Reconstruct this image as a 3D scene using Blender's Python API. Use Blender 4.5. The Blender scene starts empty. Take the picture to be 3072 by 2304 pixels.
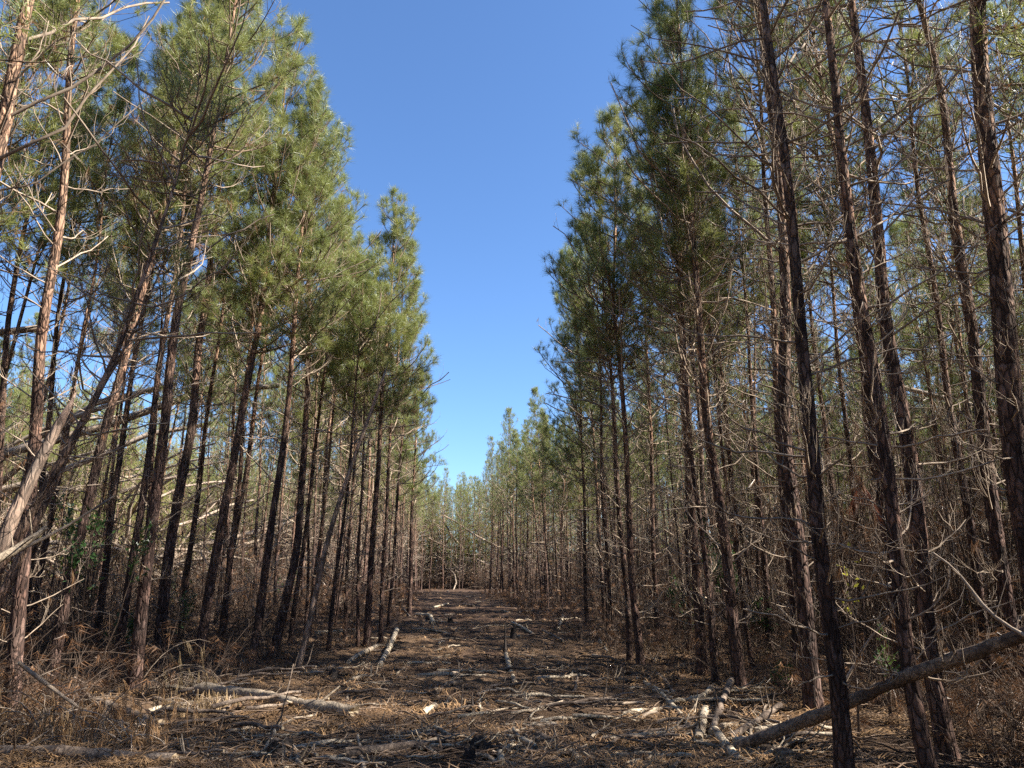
import bpy, math, random
import numpy as np
from mathutils import Vector, Matrix

rng = np.random.default_rng(11)
random.seed(5)
sc = bpy.context.scene
COL = sc.collection
PI = math.pi

# ------------------------------------------------------------------ camera model (photo pixels 3072 x 2304)
F, U0, V0 = 2130.0, 1536.0, 1152.0
PITCH, CAMH = math.radians(14.98), 1.6
CP, SP = math.cos(PITCH), math.sin(PITCH)


def gh(x, y):
    """height of the ground"""
    x = np.asarray(x, float); y = np.asarray(y, float)
    z = 0.035 * np.sin(x * 1.9 + 0.7 * np.sin(y * 0.8)) * np.sin(y * 1.35 + 1.1)
    z = z + 0.022 * np.sin(x * 4.3 + y * 2.1 + 1.0) * np.sin(y * 5.1 - x * 1.7)
    z = z + 0.05 * np.sin(y * 0.31 + 0.4) * np.sin(x * 0.22 + 2.0)
    z = z + 0.03 * np.sin(x * 6.1 + 2.2 * np.sin(y * 2.3 + x)) * np.sin(y * 7.3 + 1.7 * np.sin(x * 3.1)) + 0.018 * np.sin(x * 11 + y * 3) * np.sin(y * 12.5 - x * 4)
    far = np.clip((np.abs(y) - 20) / 60, 0, 1)
    return z + 0.35 * far * np.sin(y * 0.045 + 0.3) * 0.5


def ray(u, v):
    x = (u - U0) / F; y = -(v - V0) / F
    return np.array([x, CP - y * SP, SP + y * CP])


def ground_pt(u, v):
    d = ray(u, v); z = 0.0
    for _ in range(6):
        t = (z - CAMH) / d[2]
        p = d * t
        z = float(gh(p[0], p[1]))
    return np.array([p[0], p[1], z])


def on_plane(u, v, base):
    n = np.array([base[0], base[1], 0.0]); n /= np.linalg.norm(n)
    d = ray(u, v)
    t = np.dot(n, base) / np.dot(n, d)
    p = d * t
    return np.array([p[0], p[1], p[2] + CAMH])


def at_dist(u, v, dist):
    d = ray(u, v)
    p = d * (dist / math.hypot(d[0], d[1]))
    return np.array([p[0], p[1], p[2] + CAMH])


# ------------------------------------------------------------------ mesh building
def unit(a):
    return a / np.maximum(np.linalg.norm(a, axis=-1, keepdims=True), 1e-9)


class MB:
    """collects pieces and links them as ONE mesh object"""
    def __init__(s):
        s.v = []; s.f = []; s.n = 0

    def add(s, verts, faces, mat=0, smooth=True):
        if len(verts) == 0: return
        s.v.append(np.asarray(verts, np.float32)); s.f.append((np.asarray(faces, np.int64) + s.n, mat, smooth)); s.n += len(verts)

    def mesh(s, name, mats):
        me = bpy.data.meshes.new(name)
        V = np.concatenate(s.v)
        me.vertices.add(len(V)); me.vertices.foreach_set('co', V.ravel())
        li = np.concatenate([f.ravel() for f, m, k in s.f])
        tot = np.concatenate([np.full(len(f), f.shape[1], np.int32) for f, m, k in s.f])
        mi = np.concatenate([np.full(len(f), m, np.int32) for f, m, k in s.f])
        sm = np.concatenate([np.full(len(f), k, bool) for f, m, k in s.f])
        st = np.concatenate([[0], np.cumsum(tot)[:-1]]).astype(np.int32)
        me.loops.add(len(li)); me.loops.foreach_set('vertex_index', li.astype(np.int32))
        me.polygons.add(len(tot)); me.polygons.foreach_set('loop_start', st)
        me.polygons.foreach_set('material_index', mi)
        me.polygons.foreach_set('use_smooth', sm)
        me.update(calc_edges=True)
        for m in mats: me.materials.append(m)
        return me

    def build(s, name, mats, parent=None, link=True):
        o = bpy.data.objects.new(name, s.mesh(name, mats))
        if link: COL.objects.link(o)
        if parent is not None: o.parent = parent
        return o


def tubes(P, Rd, sides=3, jit=0.0, g=None):
    """P (B,n,3) centre lines, Rd (B,n) radii -> verts, quads"""
    P = np.asarray(P, float); Rd = np.asarray(Rd, float)
    B, n, _ = P.shape
    t = unit(np.gradient(P, axis=1))
    av = unit(P[:, -1] - P[:, 0])
    ref = np.zeros((B, 3)); ref[np.arange(B), np.argmin(np.abs(av), axis=1)] = 1
    u = unit(np.cross(t, ref[:, None, :])); w = np.cross(t, u)
    a = np.arange(sides) * 2 * PI / sides
    r = Rd[:, :, None]
    if jit and g is not None: r = r * (1 + g.uniform(-jit, jit, (B, n, sides)))
    V = P[:, :, None, :] + (r * np.cos(a))[..., None] * u[:, :, None, :] + (r * np.sin(a))[..., None] * w[:, :, None, :]
    idx = np.arange(B * n * sides).reshape(B, n, sides)
    q = np.stack([idx[:, :-1], np.roll(idx, -1, 2)[:, :-1], np.roll(idx, -1, 2)[:, 1:], idx[:, 1:]], -1)
    return V.reshape(-1, 3), q.reshape(-1, 4)


def needles(tip, dr, N, ln, wd, g, shoot=0.12, lo=12, hi=78, droop=0.12):
    """tufts of long needles round the last stretch of a shoot -> verts, tris"""
    T = len(tip)
    if T == 0: return np.zeros((0, 3)), np.zeros((0, 3), int)
    dr = unit(dr)
    ref = unit(g.normal(size=(T, N, 3)))
    d = dr[:, None, :]
    perp = unit(ref - (ref * d).sum(-1, keepdims=True) * d)
    ph = np.radians(g.uniform(lo, hi, (T, N, 1)))
    nd = d * np.cos(ph) + perp * np.sin(ph)
    nd[..., 2] -= droop
    nd = unit(nd)
    L = ln * g.uniform(0.65, 1.15, (T, N, 1))
    base = tip[:, None, :] - d * (g.uniform(0, 1, (T, N, 1)) * shoot)
    side = unit(np.cross(nd, unit(g.normal(size=(T, N, 3))))) * (wd * 0.5)
    V = np.stack([base - side, base + side, base + nd * L], 2).reshape(-1, 3)
    return V, np.arange(T * N * 3).reshape(-1, 3)


def sprays(start, az, el, L, g, n=6, curl=25, wob=0.25, droop=None):
    """curved centre lines: start (B,3), azimuth/elevation in radians, length -> (B,n,3)"""
    B = len(start)
    t = np.linspace(0, 1, n - 1)
    e = el[:, None] + np.radians(np.broadcast_to(curl, (B,)))[:, None] * t
    a = az[:, None] + g.normal(0, wob, (B, 1)) * t + g.normal(0, wob * 0.35, (B, n - 1))
    e = e + g.normal(0, wob * 0.3, (B, n - 1))
    st = (L / (n - 1))[:, None]
    d = np.stack([np.cos(e) * np.cos(a) * st, np.cos(e) * np.sin(a) * st, np.sin(e) * st], -1)
    return np.concatenate([start[:, None, :], start[:, None, :] + np.cumsum(d, 1)], 1)


def along(P, s):
    """points on each polyline of P (B,n,3) at s (B,m) in 0..1, and tangents"""
    B, n, _ = P.shape
    x = np.clip(s, 0, 0.9999) * (n - 1)
    i = x.astype(int); f = (x - i)[..., None]
    b = np.arange(B)[:, None]
    p0, p1 = P[b, i], P[b, i + 1]
    return p0 * (1 - f) + p1 * f, unit(p1 - p0)


def children_of(P, L, m, g, smin, smax, len_f, spread=(30, 60), up=0.25, n=4, curl=25):
    """m side shoots on every polyline"""
    B = len(P)
    s = g.uniform(smin, smax, (B, m))
    p, t = along(P, s)
    az = np.arctan2(t[..., 1], t[..., 0]); el = np.arcsin(np.clip(t[..., 2], -1, 1))
    sign = np.where(g.random((B, m)) < 0.5, -1, 1)
    az = az + sign * np.radians(g.uniform(*spread, (B, m)))
    el = el * 0.7 + g.normal(up, 0.3, (B, m))
    ln = len_f(s, L[:, None]) * g.uniform(0.6, 1.25, (B, m))
    return sprays(p.reshape(-1, 3), az.ravel(), el.ravel(), ln.ravel(), g, n=n, curl=curl, wob=0.3), s.ravel(), ln.ravel()


# ------------------------------------------------------------------ materials
def newmat(name):
    m = bpy.data.materials.new(name); m.use_nodes = True
    nt = m.node_tree; nt.nodes.clear()
    out = nt.nodes.new('ShaderNodeOutputMaterial')
    return m, nt, out


def N(nt, typ, **kw):
    n = nt.nodes.new(typ)
    for k, v in kw.items():
        if k == 'inp':
            for a, b in v.items(): n.inputs[a].default_value = b
        else: setattr(n, k, v)
    return n


def ramp(nt, stops, fac):
    r = nt.nodes.new('ShaderNodeValToRGB')
    e = r.color_ramp.elements
    while len(e) < len(stops): e.new(0.5)
    for i, (p, c) in enumerate(stops):
        e[i].position = p; e[i].color = (*c, 1)
    nt.links.new(fac, r.inputs[0])
    return r.outputs[0]


def mixc(nt, a, b, fac, mode='MIX'):
    m = nt.nodes.new('ShaderNodeMix'); m.data_type = 'RGBA'; m.blend_type = mode
    for sock, val in ((m.inputs[0], fac), (m.inputs[6], a), (m.inputs[7], b)):
        if hasattr(val, 'is_output'): nt.links.new(val, sock)
        elif isinstance(val, tuple): sock.default_value = (*val, 1)
        else: sock.default_value = val
    return m.outputs[2]


def mat_bark(name, low, high, crack, zlo=2.5, zhi=8.0, bump=1.0):
    m, nt, out = newmat(name)
    tc = N(nt, 'ShaderNodeTexCoord')
    mp = N(nt, 'ShaderNodeMapping', inp={'Scale': (1, 1, 0.3)})
    nt.links.new(tc.outputs['Object'], mp.inputs[0])
    warp = N(nt, 'ShaderNodeTexNoise', inp={'Scale': 9.0, 'Detail': 3.0})
    nt.links.new(mp.outputs[0], warp.inputs['Vector'])
    add = N(nt, 'ShaderNodeVectorMath', operation='MULTIPLY_ADD', inp={1: (0.11, 0.11, 0.11)})
    nt.links.new(warp.outputs['Color'], add.inputs[0]); nt.links.new(mp.outputs[0], add.inputs[2])
    vo = N(nt, 'ShaderNodeTexVoronoi', feature='DISTANCE_TO_EDGE', inp={'Scale': 20.0})
    vc = N(nt, 'ShaderNodeTexVoronoi', feature='F1', inp={'Scale': 20.0})
    nt.links.new(add.outputs[0], vo.inputs['Vector']); nt.links.new(add.outputs[0], vc.inputs['Vector'])
    fine = N(nt, 'ShaderNodeTexNoise', inp={'Scale': 60.0, 'Detail': 5.0, 'Roughness': 0.65})
    nt.links.new(mp.outputs[0], fine.inputs['Vector'])
    big = N(nt, 'ShaderNodeTexNoise', inp={'Scale': 1.7, 'Detail': 4.0})
    nt.links.new(tc.outputs['Object'], big.inputs['Vector'])
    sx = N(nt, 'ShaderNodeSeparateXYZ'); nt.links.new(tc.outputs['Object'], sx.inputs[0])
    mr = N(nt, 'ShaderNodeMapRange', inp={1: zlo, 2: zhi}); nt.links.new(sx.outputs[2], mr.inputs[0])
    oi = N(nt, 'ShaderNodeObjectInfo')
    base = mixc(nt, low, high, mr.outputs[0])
    plate = ramp(nt, [(0.15, (0.45, 0.43, 0.43)), (0.5, (1.0, .93, .88)), (0.85, (1.55, 1.5, 1.45))], vc.outputs['Color'])
    c = mixc(nt, base, plate, 1.0, 'MULTIPLY')
    c = mixc(nt, c, ramp(nt, [(0.3, (0.65, 0.65, 0.68)), (0.7, (1.25, 1.2, 1.15))], fine.outputs[0]), 1.0, 'MULTIPLY')
    c = mixc(nt, c, ramp(nt, [(0.35, (0.75, 0.78, 0.8)), (0.65, (1.2, 1.1, 1.05))], big.outputs[0]), 1.0, 'MULTIPLY')
    c = mixc(nt, c, ramp(nt, [(0.0, (0.82, 0.82, 0.84)), (1.0, (1.25, 1.18, 1.12))], oi.outputs['Random']), 1.0, 'MULTIPLY')
    edge = ramp(nt, [(0.0, (.9, .9, .9)), (0.06, (0.4, 0.4, 0.4)), (0.16, (0, 0, 0))], vo.outputs['Distance'])
    c = mixc(nt, c, crack, edge)
    b = N(nt, 'ShaderNodeBsdfPrincipled', inp={'Roughness': 0.9})
    b.inputs['Specular IOR Level'].default_value = 0.2
    nt.links.new(c, b.inputs['Base Color'])
    hm = N(nt, 'ShaderNodeMath', operation='MULTIPLY_ADD', inp={1: 0.25})
    edgeb = ramp(nt, [(0.0, (0, 0, 0)), (0.22, (1, 1, 1))], vo.outputs['Distance'])
    nt.links.new(fine.outputs[0], hm.inputs[0]); nt.links.new(edgeb, hm.inputs[2])
    bp = N(nt, 'ShaderNodeBump', inp={'Strength': bump, 'Distance': 0.018})
    nt.links.new(hm.outputs[0], bp.inputs['Height']); nt.links.new(bp.outputs[0], b.inputs['Normal'])
    nt.links.new(b.outputs[0], out.inputs[0])
    return m


def mat_wood(name, c1, c2, scale=6.0, rough=0.85):
    m, nt, out = newmat(name)
    tc = N(nt, 'ShaderNodeTexCoord'); oi = N(nt, 'ShaderNodeObjectInfo')
    no = N(nt, 'ShaderNodeTexNoise', inp={'Scale': scale, 'Detail': 5.0, 'Roughness': 0.6})
    nt.links.new(tc.outputs['Object'], no.inputs['Vector'])
    c = ramp(nt, [(0.3, c1), (0.7, c2)], no.outputs[0])
    c = mixc(nt, c, ramp(nt, [(0.0, (0.75, 0.75, 0.75)), (1.0, (1.2, 1.2, 1.2))], oi.outputs['Random']), 1.0, 'MULTIPLY')
    b = N(nt, 'ShaderNodeBsdfPrincipled', inp={'Roughness': rough})
    b.inputs['Specular IOR Level'].default_value = 0.25
    nt.links.new(c, b.inputs['Base Color'])
    bp = N(nt, 'ShaderNodeBump', inp={'Strength': 0.6, 'Distance': 0.006})
    nt.links.new(no.outputs[0], bp.inputs['Height']); nt.links.new(bp.outputs[0], b.inputs['Normal'])
    nt.links.new(b.outputs[0], out.inputs[0])
    return m


def mat_log(name, bark, pale, crack, patch=0.5):
    """weathered log: flaking bark over paler wood"""
    m, nt, out = newmat(name)
    tc = N(nt, 'ShaderNodeTexCoord')
    n1 = N(nt, 'ShaderNodeTexNoise', inp={'Scale': 3.3, 'Detail': 6.0, 'Roughness': 0.62, 'Distortion': 0.4})
    n2 = N(nt, 'ShaderNodeTexNoise', inp={'Scale': 38.0, 'Detail': 4.0})
    vo = N(nt, 'ShaderNodeTexVoronoi', feature='DISTANCE_TO_EDGE', inp={'Scale': 21.0})
    for n in (n1, n2, vo): nt.links.new(tc.outputs['Object'], n.inputs['Vector'])
    f = ramp(nt, [(patch - 0.06, (0, 0, 0)), (patch + 0.05, (1, 1, 1))], n1.outputs[0])
    c = mixc(nt, bark, pale, f)
    c = mixc(nt, c, ramp(nt, [(0.3, (0.6, 0.6, 0.62)), (0.7, (1.25, 1.22, 1.18))], n2.outputs[0]), 1.0, 'MULTIPLY')
    e = ramp(nt, [(0.0, (0.8, 0.8, 0.8)), (0.1, (0, 0, 0))], vo.outputs['Distance'])
    c = mixc(nt, c, crack, e)
    b = N(nt, 'ShaderNodeBsdfPrincipled', inp={'Roughness': 0.85})
    b.inputs['Specular IOR Level'].default_value = 0.25
    nt.links.new(c, b.inputs['Base Color'])
    h = N(nt, 'ShaderNodeMath', operation='MULTIPLY_ADD', inp={1: 0.5})
    nt.links.new(n2.outputs[0], h.inputs[0]); nt.links.new(n1.outputs[0], h.inputs[2])
    bp = N(nt, 'ShaderNodeBump', inp={'Strength': 0.8, 'Distance': 0.02})
    nt.links.new(h.outputs[0], bp.inputs['Height']); nt.links.new(bp.outputs[0], b.inputs['Normal'])
    nt.links.new(b.outputs[0], out.inputs[0])
    return m


def mat_leaf(name, c1, c2, trans, scale=1.6, rough=0.42, tf=0.24):
    m, nt, out = newmat(name)
    tc = N(nt, 'ShaderNodeTexCoord'); oi = N(nt, 'ShaderNodeObjectInfo')
    no = N(nt, 'ShaderNodeTexNoise', inp={'Scale': scale, 'Detail': 4.0, 'Roughness': 0.7})
    nt.links.new(tc.outputs['Object'], no.inputs['Vector'])
    c = ramp(nt, [(0.32, c1), (0.68, c2)], no.outputs[0])
    c = mixc(nt, c, ramp(nt, [(0.0, (0.85, 0.92, 0.9)), (1.0, (1.18, 1.08, 1.0))], oi.outputs['Random']), 1.0, 'MULTIPLY')
    b = N(nt, 'ShaderNodeBsdfPrincipled', inp={'Roughness': rough})
    b.inputs['Specular IOR Level'].default_value = 0.5
    nt.links.new(c, b.inputs['Base Color'])
    t = N(nt, 'ShaderNodeBsdfTranslucent'); t.inputs[0].default_value = (*trans, 1)
    mx = N(nt, 'ShaderNodeMixShader', inp={0: tf})
    nt.links.new(b.outputs[0], mx.inputs[1]); nt.links.new(t.outputs[0], mx.inputs[2])
    nt.links.new(mx.outputs[0], out.inputs[0])
    return m


def mat_ground():
    m, nt, out = newmat('needle_litter_soil')
    tc = N(nt, 'ShaderNodeTexCoord')
    big = N(nt, 'ShaderNodeTexNoise', inp={'Scale': 0.55, 'Detail': 5.0, 'Roughness': 0.6})
    mid = N(nt, 'ShaderNodeTexNoise', inp={'Scale': 5.0, 'Detail': 6.0, 'Roughness': 0.7})
    mp = N(nt, 'ShaderNodeMapping', inp={'Scale': (16, 70, 30), 'Rotation': (0, 0, 0.3)})
    nt.links.new(tc.outputs['Object'], mp.inputs[0])
    fib = N(nt, 'ShaderNodeTexNoise', inp={'Scale': 1.0, 'Detail': 5.0, 'Roughness': 0.7, 'Distortion': 1.4})
    nt.links.new(mp.outputs[0], fib.inputs['Vector'])
    for n in (big, mid): nt.links.new(tc.outputs['Object'], n.inputs['Vector'])
    straw = ramp(nt, [(0.25, (0.045, 0.028, 0.021)), (0.5, (0.15, 0.095, 0.058)), (0.75, (0.31, 0.21, 0.125))], fib.outputs[0])
    soil = ramp(nt, [(0.3, (0.026, 0.016, 0.012)), (0.7, (0.095, 0.058, 0.04))], fib.outputs[0])
    f = N(nt, 'ShaderNodeMath', operation='MULTIPLY_ADD', inp={1: 0.6})
    nt.links.new(mid.outputs[0], f.inputs[0]); nt.links.new(big.outputs[0], f.inputs[2])
    sy = N(nt, 'ShaderNodeSeparateXYZ'); nt.links.new(tc.outputs['Object'], sy.inputs[0])
    my = N(nt, 'ShaderNodeMapRange', inp={1: 17.0, 2: 27.0, 3: 0.0, 4: -0.16}); nt.links.new(sy.outputs[1], my.inputs[0])
    fa = N(nt, 'ShaderNodeMath', operation='ADD'); nt.links.new(f.outputs[0], fa.inputs[0]); nt.links.new(my.outputs[0], fa.inputs[1])
    fr = ramp(nt, [(0.66, (0, 0, 0)), (0.86, (1, 1, 1))], fa.outputs[0])
    c = mixc(nt, soil, straw, fr)
    b = N(nt, 'ShaderNodeBsdfPrincipled', inp={'Roughness': 0.95})
    b.inputs['Specular IOR Level'].default_value = 0.15
    nt.links.new(c, b.inputs['Base Color'])
    h = N(nt, 'ShaderNodeMath', operation='MULTIPLY_ADD', inp={1: 2.0})
    nt.links.new(mid.outputs[0], h.inputs[0]); nt.links.new(fib.outputs[0], h.inputs[2])
    bp = N(nt, 'ShaderNodeBump', inp={'Strength': 1.0, 'Distance': 0.035})
    nt.links.new(h.outputs[0], bp.inputs['Height']); nt.links.new(bp.outputs[0], b.inputs['Normal'])
    nt.links.new(b.outputs[0], out.inputs[0])
    return m


M = dict(
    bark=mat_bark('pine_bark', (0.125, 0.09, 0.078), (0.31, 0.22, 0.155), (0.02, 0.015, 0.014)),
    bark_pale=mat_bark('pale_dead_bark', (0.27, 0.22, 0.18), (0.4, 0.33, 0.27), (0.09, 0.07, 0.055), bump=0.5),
    bark_lit=mat_bark('lit_tan_bark', (0.25, 0.185, 0.14), (0.36, 0.27, 0.19), (0.05, 0.036, 0.03)),  # pine bark lightened so the leaning trunks look sunlit
    twig=mat_wood('dead_twig', (0.2, 0.148, 0.108), (0.47, 0.375, 0.285)),
    limb=mat_wood('live_limb', (0.12, 0.085, 0.06), (0.25, 0.18, 0.12)),
    needle=mat_leaf('pine_needle', (0.115, 0.165, 0.06), (0.27, 0.285, 0.085), (0.4, 0.42, 0.12)),
    needle_sunlit=mat_leaf('sunlit_pine_needle', (0.2, 0.25, 0.07), (0.34, 0.36, 0.1), (0.5, 0.5, 0.13)),  # sunshine put into the colour: brighter, yellower needles for the background pines
    needle_dead=mat_leaf('dead_needle', (0.14, 0.07, 0.036), (0.25, 0.14, 0.07), (0.2, 0.1, 0.045), tf=0.25),
    straw=mat_leaf('pine_straw', (0.12, 0.068, 0.036), (0.38, 0.24, 0.12), (0.18, 0.1, 0.04), scale=1.4, rough=0.7, tf=0.1),
    straw_pale=mat_leaf('dry_grassy_needle', (0.26, 0.19, 0.11), (0.42, 0.31, 0.18), (0.2, 0.13, 0.06), rough=0.7, tf=0.2),
    litter=mat_wood('litter_twig', (0.05, 0.032, 0.022), (0.24, 0.17, 0.12), scale=1.2),
    brush=mat_wood('brush_twig', (0.06, 0.042, 0.033), (0.15, 0.108, 0.08), scale=3.0),
    log_pale=mat_log('mossy_pale_log', (0.15, 0.115, 0.085), (0.5, 0.42, 0.31), (0.06, 0.045, 0.035), 0.44),
    log_grey=mat_log('grey_log', (0.115, 0.085, 0.066), (0.25, 0.195, 0.15), (0.036, 0.028, 0.024), 0.5),
    log_brown=mat_log('brown_flaking_log', (0.12, 0.088, 0.068), (0.28, 0.21, 0.155), (0.035, 0.026, 0.022), 0.5),
    log_tan=mat_log('tan_log', (0.24, 0.19, 0.14), (0.38, 0.31, 0.23), (0.09, 0.07, 0.05), 0.47),
    log_dark=mat_log('charred_wood', (0.035, 0.028, 0.025), (0.09, 0.072, 0.06), (0.015, 0.012, 0.012), 0.55),
    cut=mat_wood('cut_wood', (0.33, 0.25, 0.16), (0.55, 0.44, 0.3), scale=14),
    leaf=mat_leaf('evergreen_leaf', (0.03, 0.07, 0.025), (0.06, 0.12, 0.04), (0.1, 0.18, 0.04), rough=0.3, tf=0.25),
    leaf_yellow=mat_leaf('yellow_leaf', (0.5, 0.5, 0.08), (0.6, 0.52, 0.1), (0.6, 0.58, 0.08), tf=0.5),
    ground=mat_ground(),
)


def tag(o, label=None, cat=None, group=None, kind=None):
    if label: o['label'] = label
    if cat: o['category'] = cat
    if group: o['group'] = group
    if kind: o['kind'] = kind
    return o


def empty(name, loc, rz=0.0):
    o = bpy.data.objects.new(name, None); COL.objects.link(o)
    o.location = loc; o.rotation_euler = (0, 0, rz); o.empty_display_size = 0.2
    return o


# ------------------------------------------------------------------ a pine
def pine(pts, r0, g, zc=0.55, Lmax=1.7, dead0=1.0, dead_len=1.5, dead_n=(2, 4), sides=14, step=0.16, tuft=34, nw=0.0045,
         nl=0.215, top=True, twigs=5, sec=8, keep=0.7, brown=0.06, whorl=0.42, side=None, bare=False, dead_r=1.0, limb_az=None):
    """pts: trunk centre line (local). Returns (trunk MB, crown MB)"""
    pts = np.asarray(pts, float)
    seg = np.linalg.norm(np.diff(pts, axis=0), axis=1); S = np.concatenate([[0], np.cumsum(seg)]); H = S[-1]
    n = max(int(H / step), 12)
    s = np.linspace(0, H, n)
    # smooth the polyline a little
    def pos(q):
        out = 0
        for d in (-0.35, 0.0, 0.35):
            qq = np.clip(q + d, 0, H)
            out = out + np.stack([np.interp(qq, S, pts[:, k]) for k in range(3)], -1)
        return out / 3
    C = pos(s); C[0] = pts[0]; C[-1] = pts[-1]
    C[:, :2] += 0.02 * np.stack([np.sin(s * 1.3 + g.uniform(0, 6)), np.sin(s * 1.7 + g.uniform(0, 6))], -1) * np.clip(s, 0, 1)[:, None]
    rad = r0 * ((1 - s / H) ** 0.8 * 0.94 + 0.02) + r0 * 0.45 * np.exp(-s / 0.22)
    rad = np.maximum(rad, 0.006)
    if not top: rad = r0 * (1 - 0.5 * s / H)
    T = MB()
    v, q = tubes(C[None], rad[None], sides, 0.05, g)
    T.add(v, q, 0)
    if not top:                                   # a snapped end
        k = len(v); ring = np.arange(k - sides, k)
        T.add(np.vstack([v[ring], C[-1] + (C[-1] - C[-2]) * 1.6]), np.array([[i, (i + 1) % sides, sides] for i in range(sides)]), 0)
    K = MB()
    zC = zc * H
    # dead limbs below the crown
    hs = np.arange(dead0, zC + (0.16 * H if top else 0), whorl * 0.72)
    st, az, el, L = [], [], [], []
    for h in hs:
        a0 = g.uniform(0, 2 * PI)
        m = g.integers(dead_n[0], dead_n[1] + 1)
        for k in range(m):
            if g.random() > keep: continue
            f = (h - dead0) / max(zC - dead0, 0.1)
            st.append(h + g.normal(0, 0.06)); az.append(a0 + 2 * PI * k / m + g.normal(0, 0.3))
            el.append(math.radians(g.uniform(-8, 38) + 10 * f)); L.append(dead_len * (0.45 + 0.65 * f) * g.uniform(0.3, 1.15))
    if limb_az is not None:
        for (h, a, e, l) in limb_az:
            st.append(h); az.append(a); el.append(e); L.append(l)
    if st:
        st, az, el, L = map(np.array, (st, az, el, L))
        L = np.where(g.random(len(L)) < .25, L * g.uniform(.15, .5, len(L)), L)
        P = sprays(pos(st), az, el, L, g, n=7, curl=g.uniform(-12, 48, len(st)), wob=0.46)
        rr = (0.0045 + 0.0075 * L)[:, None] * (1 - np.linspace(0, 1, 7)[None] * g.uniform(.35, .8, (len(L), 1))) * dead_r
        v, q = tubes(P, rr, 4); T.add(v, q, 1)
        if twigs:
            P2, s2, l2 = children_of(P, L, twigs, g, 0.25, 0.97, lambda s, L: 0.16 + 0.42 * L * (1.1 - s), n=5, curl=30)
            k = g.random(len(P2)) < 0.85
            P2, l2 = P2[k], l2[k]
            v, q = tubes(P2, (0.0028 + 0.003 * l2)[:, None] * np.linspace(1, 0.4, 5)[None] * dead_r, 3); T.add(v, q, 1)
            P3, s3, l3 = children_of(P2, l2, 2, g, 0.3, 0.9, lambda s, L: 0.08 + 0.3 * L, n=3, curl=20)
            k = g.random(len(P3)) < 0.6
            v, q = tubes(P3[k], np.full((k.sum(), 1), 0.0026) * np.linspace(1, 0.5, 3)[None] * dead_r, 3); T.add(v, q, 1)
            if brown > 0:
                k = g.random(len(P2)) < brown * 1.4
                tip = P2[k][:, -1]; d = P2[k][:, -1] - P2[k][:, -2]
                d[:, 2] -= 0.12
                v, q = needles(tip, d, 22, 0.16, nw, g, lo=5, hi=40, droop=0.9); K.add(v, q, 2)
    if top and not bare:
        hs = np.arange(zC, H - 0.25, whorl)
        st, az, el, L = [], [], [], []
        for h in hs:
            t = (h - zC) / (H - zC)
            m = g.integers(4, 7); a0 = g.uniform(0, 2 * PI)
            for k in range(m):
                if g.random() < 0.12: continue
                a = a0 + 2 * PI * k / m + g.normal(0, 0.25)
                l = (Lmax * (1 - t) ** 0.62 * (0.72 + 0.28 * t) + 0.22) * g.uniform(0.65, 1.15)
                if t < 0.12: l *= g.uniform(0.6, 1.0)
                if side is not None: l *= 1 + side[1] * math.cos(a - side[0])
                st.append(h); az.append(a); el.append(math.radians(14 + 38 * t + g.normal(0, 10))); L.append(l)
        st, az, el, L = map(np.array, (st, az, el, L))
        P = sprays(pos(st), az, el, L, g, n=7, curl=g.uniform(12, 48, len(st)), wob=0.22)
        v, q = tubes(P, (0.005 + 0.0085 * L)[:, None] * np.linspace(1, 0.35, 7)[None], 4); K.add(v, q, 1)
        P2, s2, l2 = children_of(P, L, sec, g, 0.22, 0.98, lambda s, L: 0.2 + 0.5 * L * (1.08 - s), n=4, curl=35, up=0.35)
        k = g.random(len(P2)) < 0.93
        P2, s2, l2 = P2[k], s2[k], l2[k]
        v, q = tubes(P2, np.full((len(P2), 1), 0.0055) * np.linspace(1, 0.6, 4)[None], 3); K.add(v, q, 1)
        tips = [P2[:, -1], P[:, -1], C[-1:]]
        dirs = [P2[:, -1] - P2[:, -2], P[:, -1] - P[:, -2], C[-1:] - C[-3:-2]]
        k = (l2 > 0.3) & (g.random(len(P2)) < 0.65)
        p, t = along(P2[k], g.uniform(0.45, 0.75, (k.sum(), 1)))
        jit = unit(g.normal(size=(k.sum(), 3))) * 0.8
        tips.append(p[:, 0] + unit(t[:, 0] + jit) * 0.1); dirs.append(t[:, 0] + jit)
        k = (l2 > 0.42) & (g.random(len(P2)) < 0.6)
        p, t = along(P2[k], g.uniform(0.3, 0.9, (k.sum(), 1)))
        jit = unit(g.normal(size=(k.sum(), 3))) * 0.9
        tips.append(p[:, 0] + unit(t[:, 0] + jit) * 0.12); dirs.append(t[:, 0] + jit)
        tips = np.concatenate(tips); dirs = np.concatenate(dirs)
        low = np.clip(1 - (tips[:, 2] - zC) / (0.3 * (H - zC)), 0, 1)
        b = g.random(len(tips)) < brown * (0.4 + 4 * low)
        v, q = needles(tips[~b], dirs[~b], tuft, nl, nw, g); K.add(v, q, 0, False)
        v, q = needles(tips[b], dirs[b], max(tuft // 2, 4), nl, nw, g, droop=0.5); K.add(v, q, 2, False)
    return T, K


MT = [M['bark'], M['twig']]
MK = [M['needle'], M['limb'], M['needle_dead']]

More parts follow.
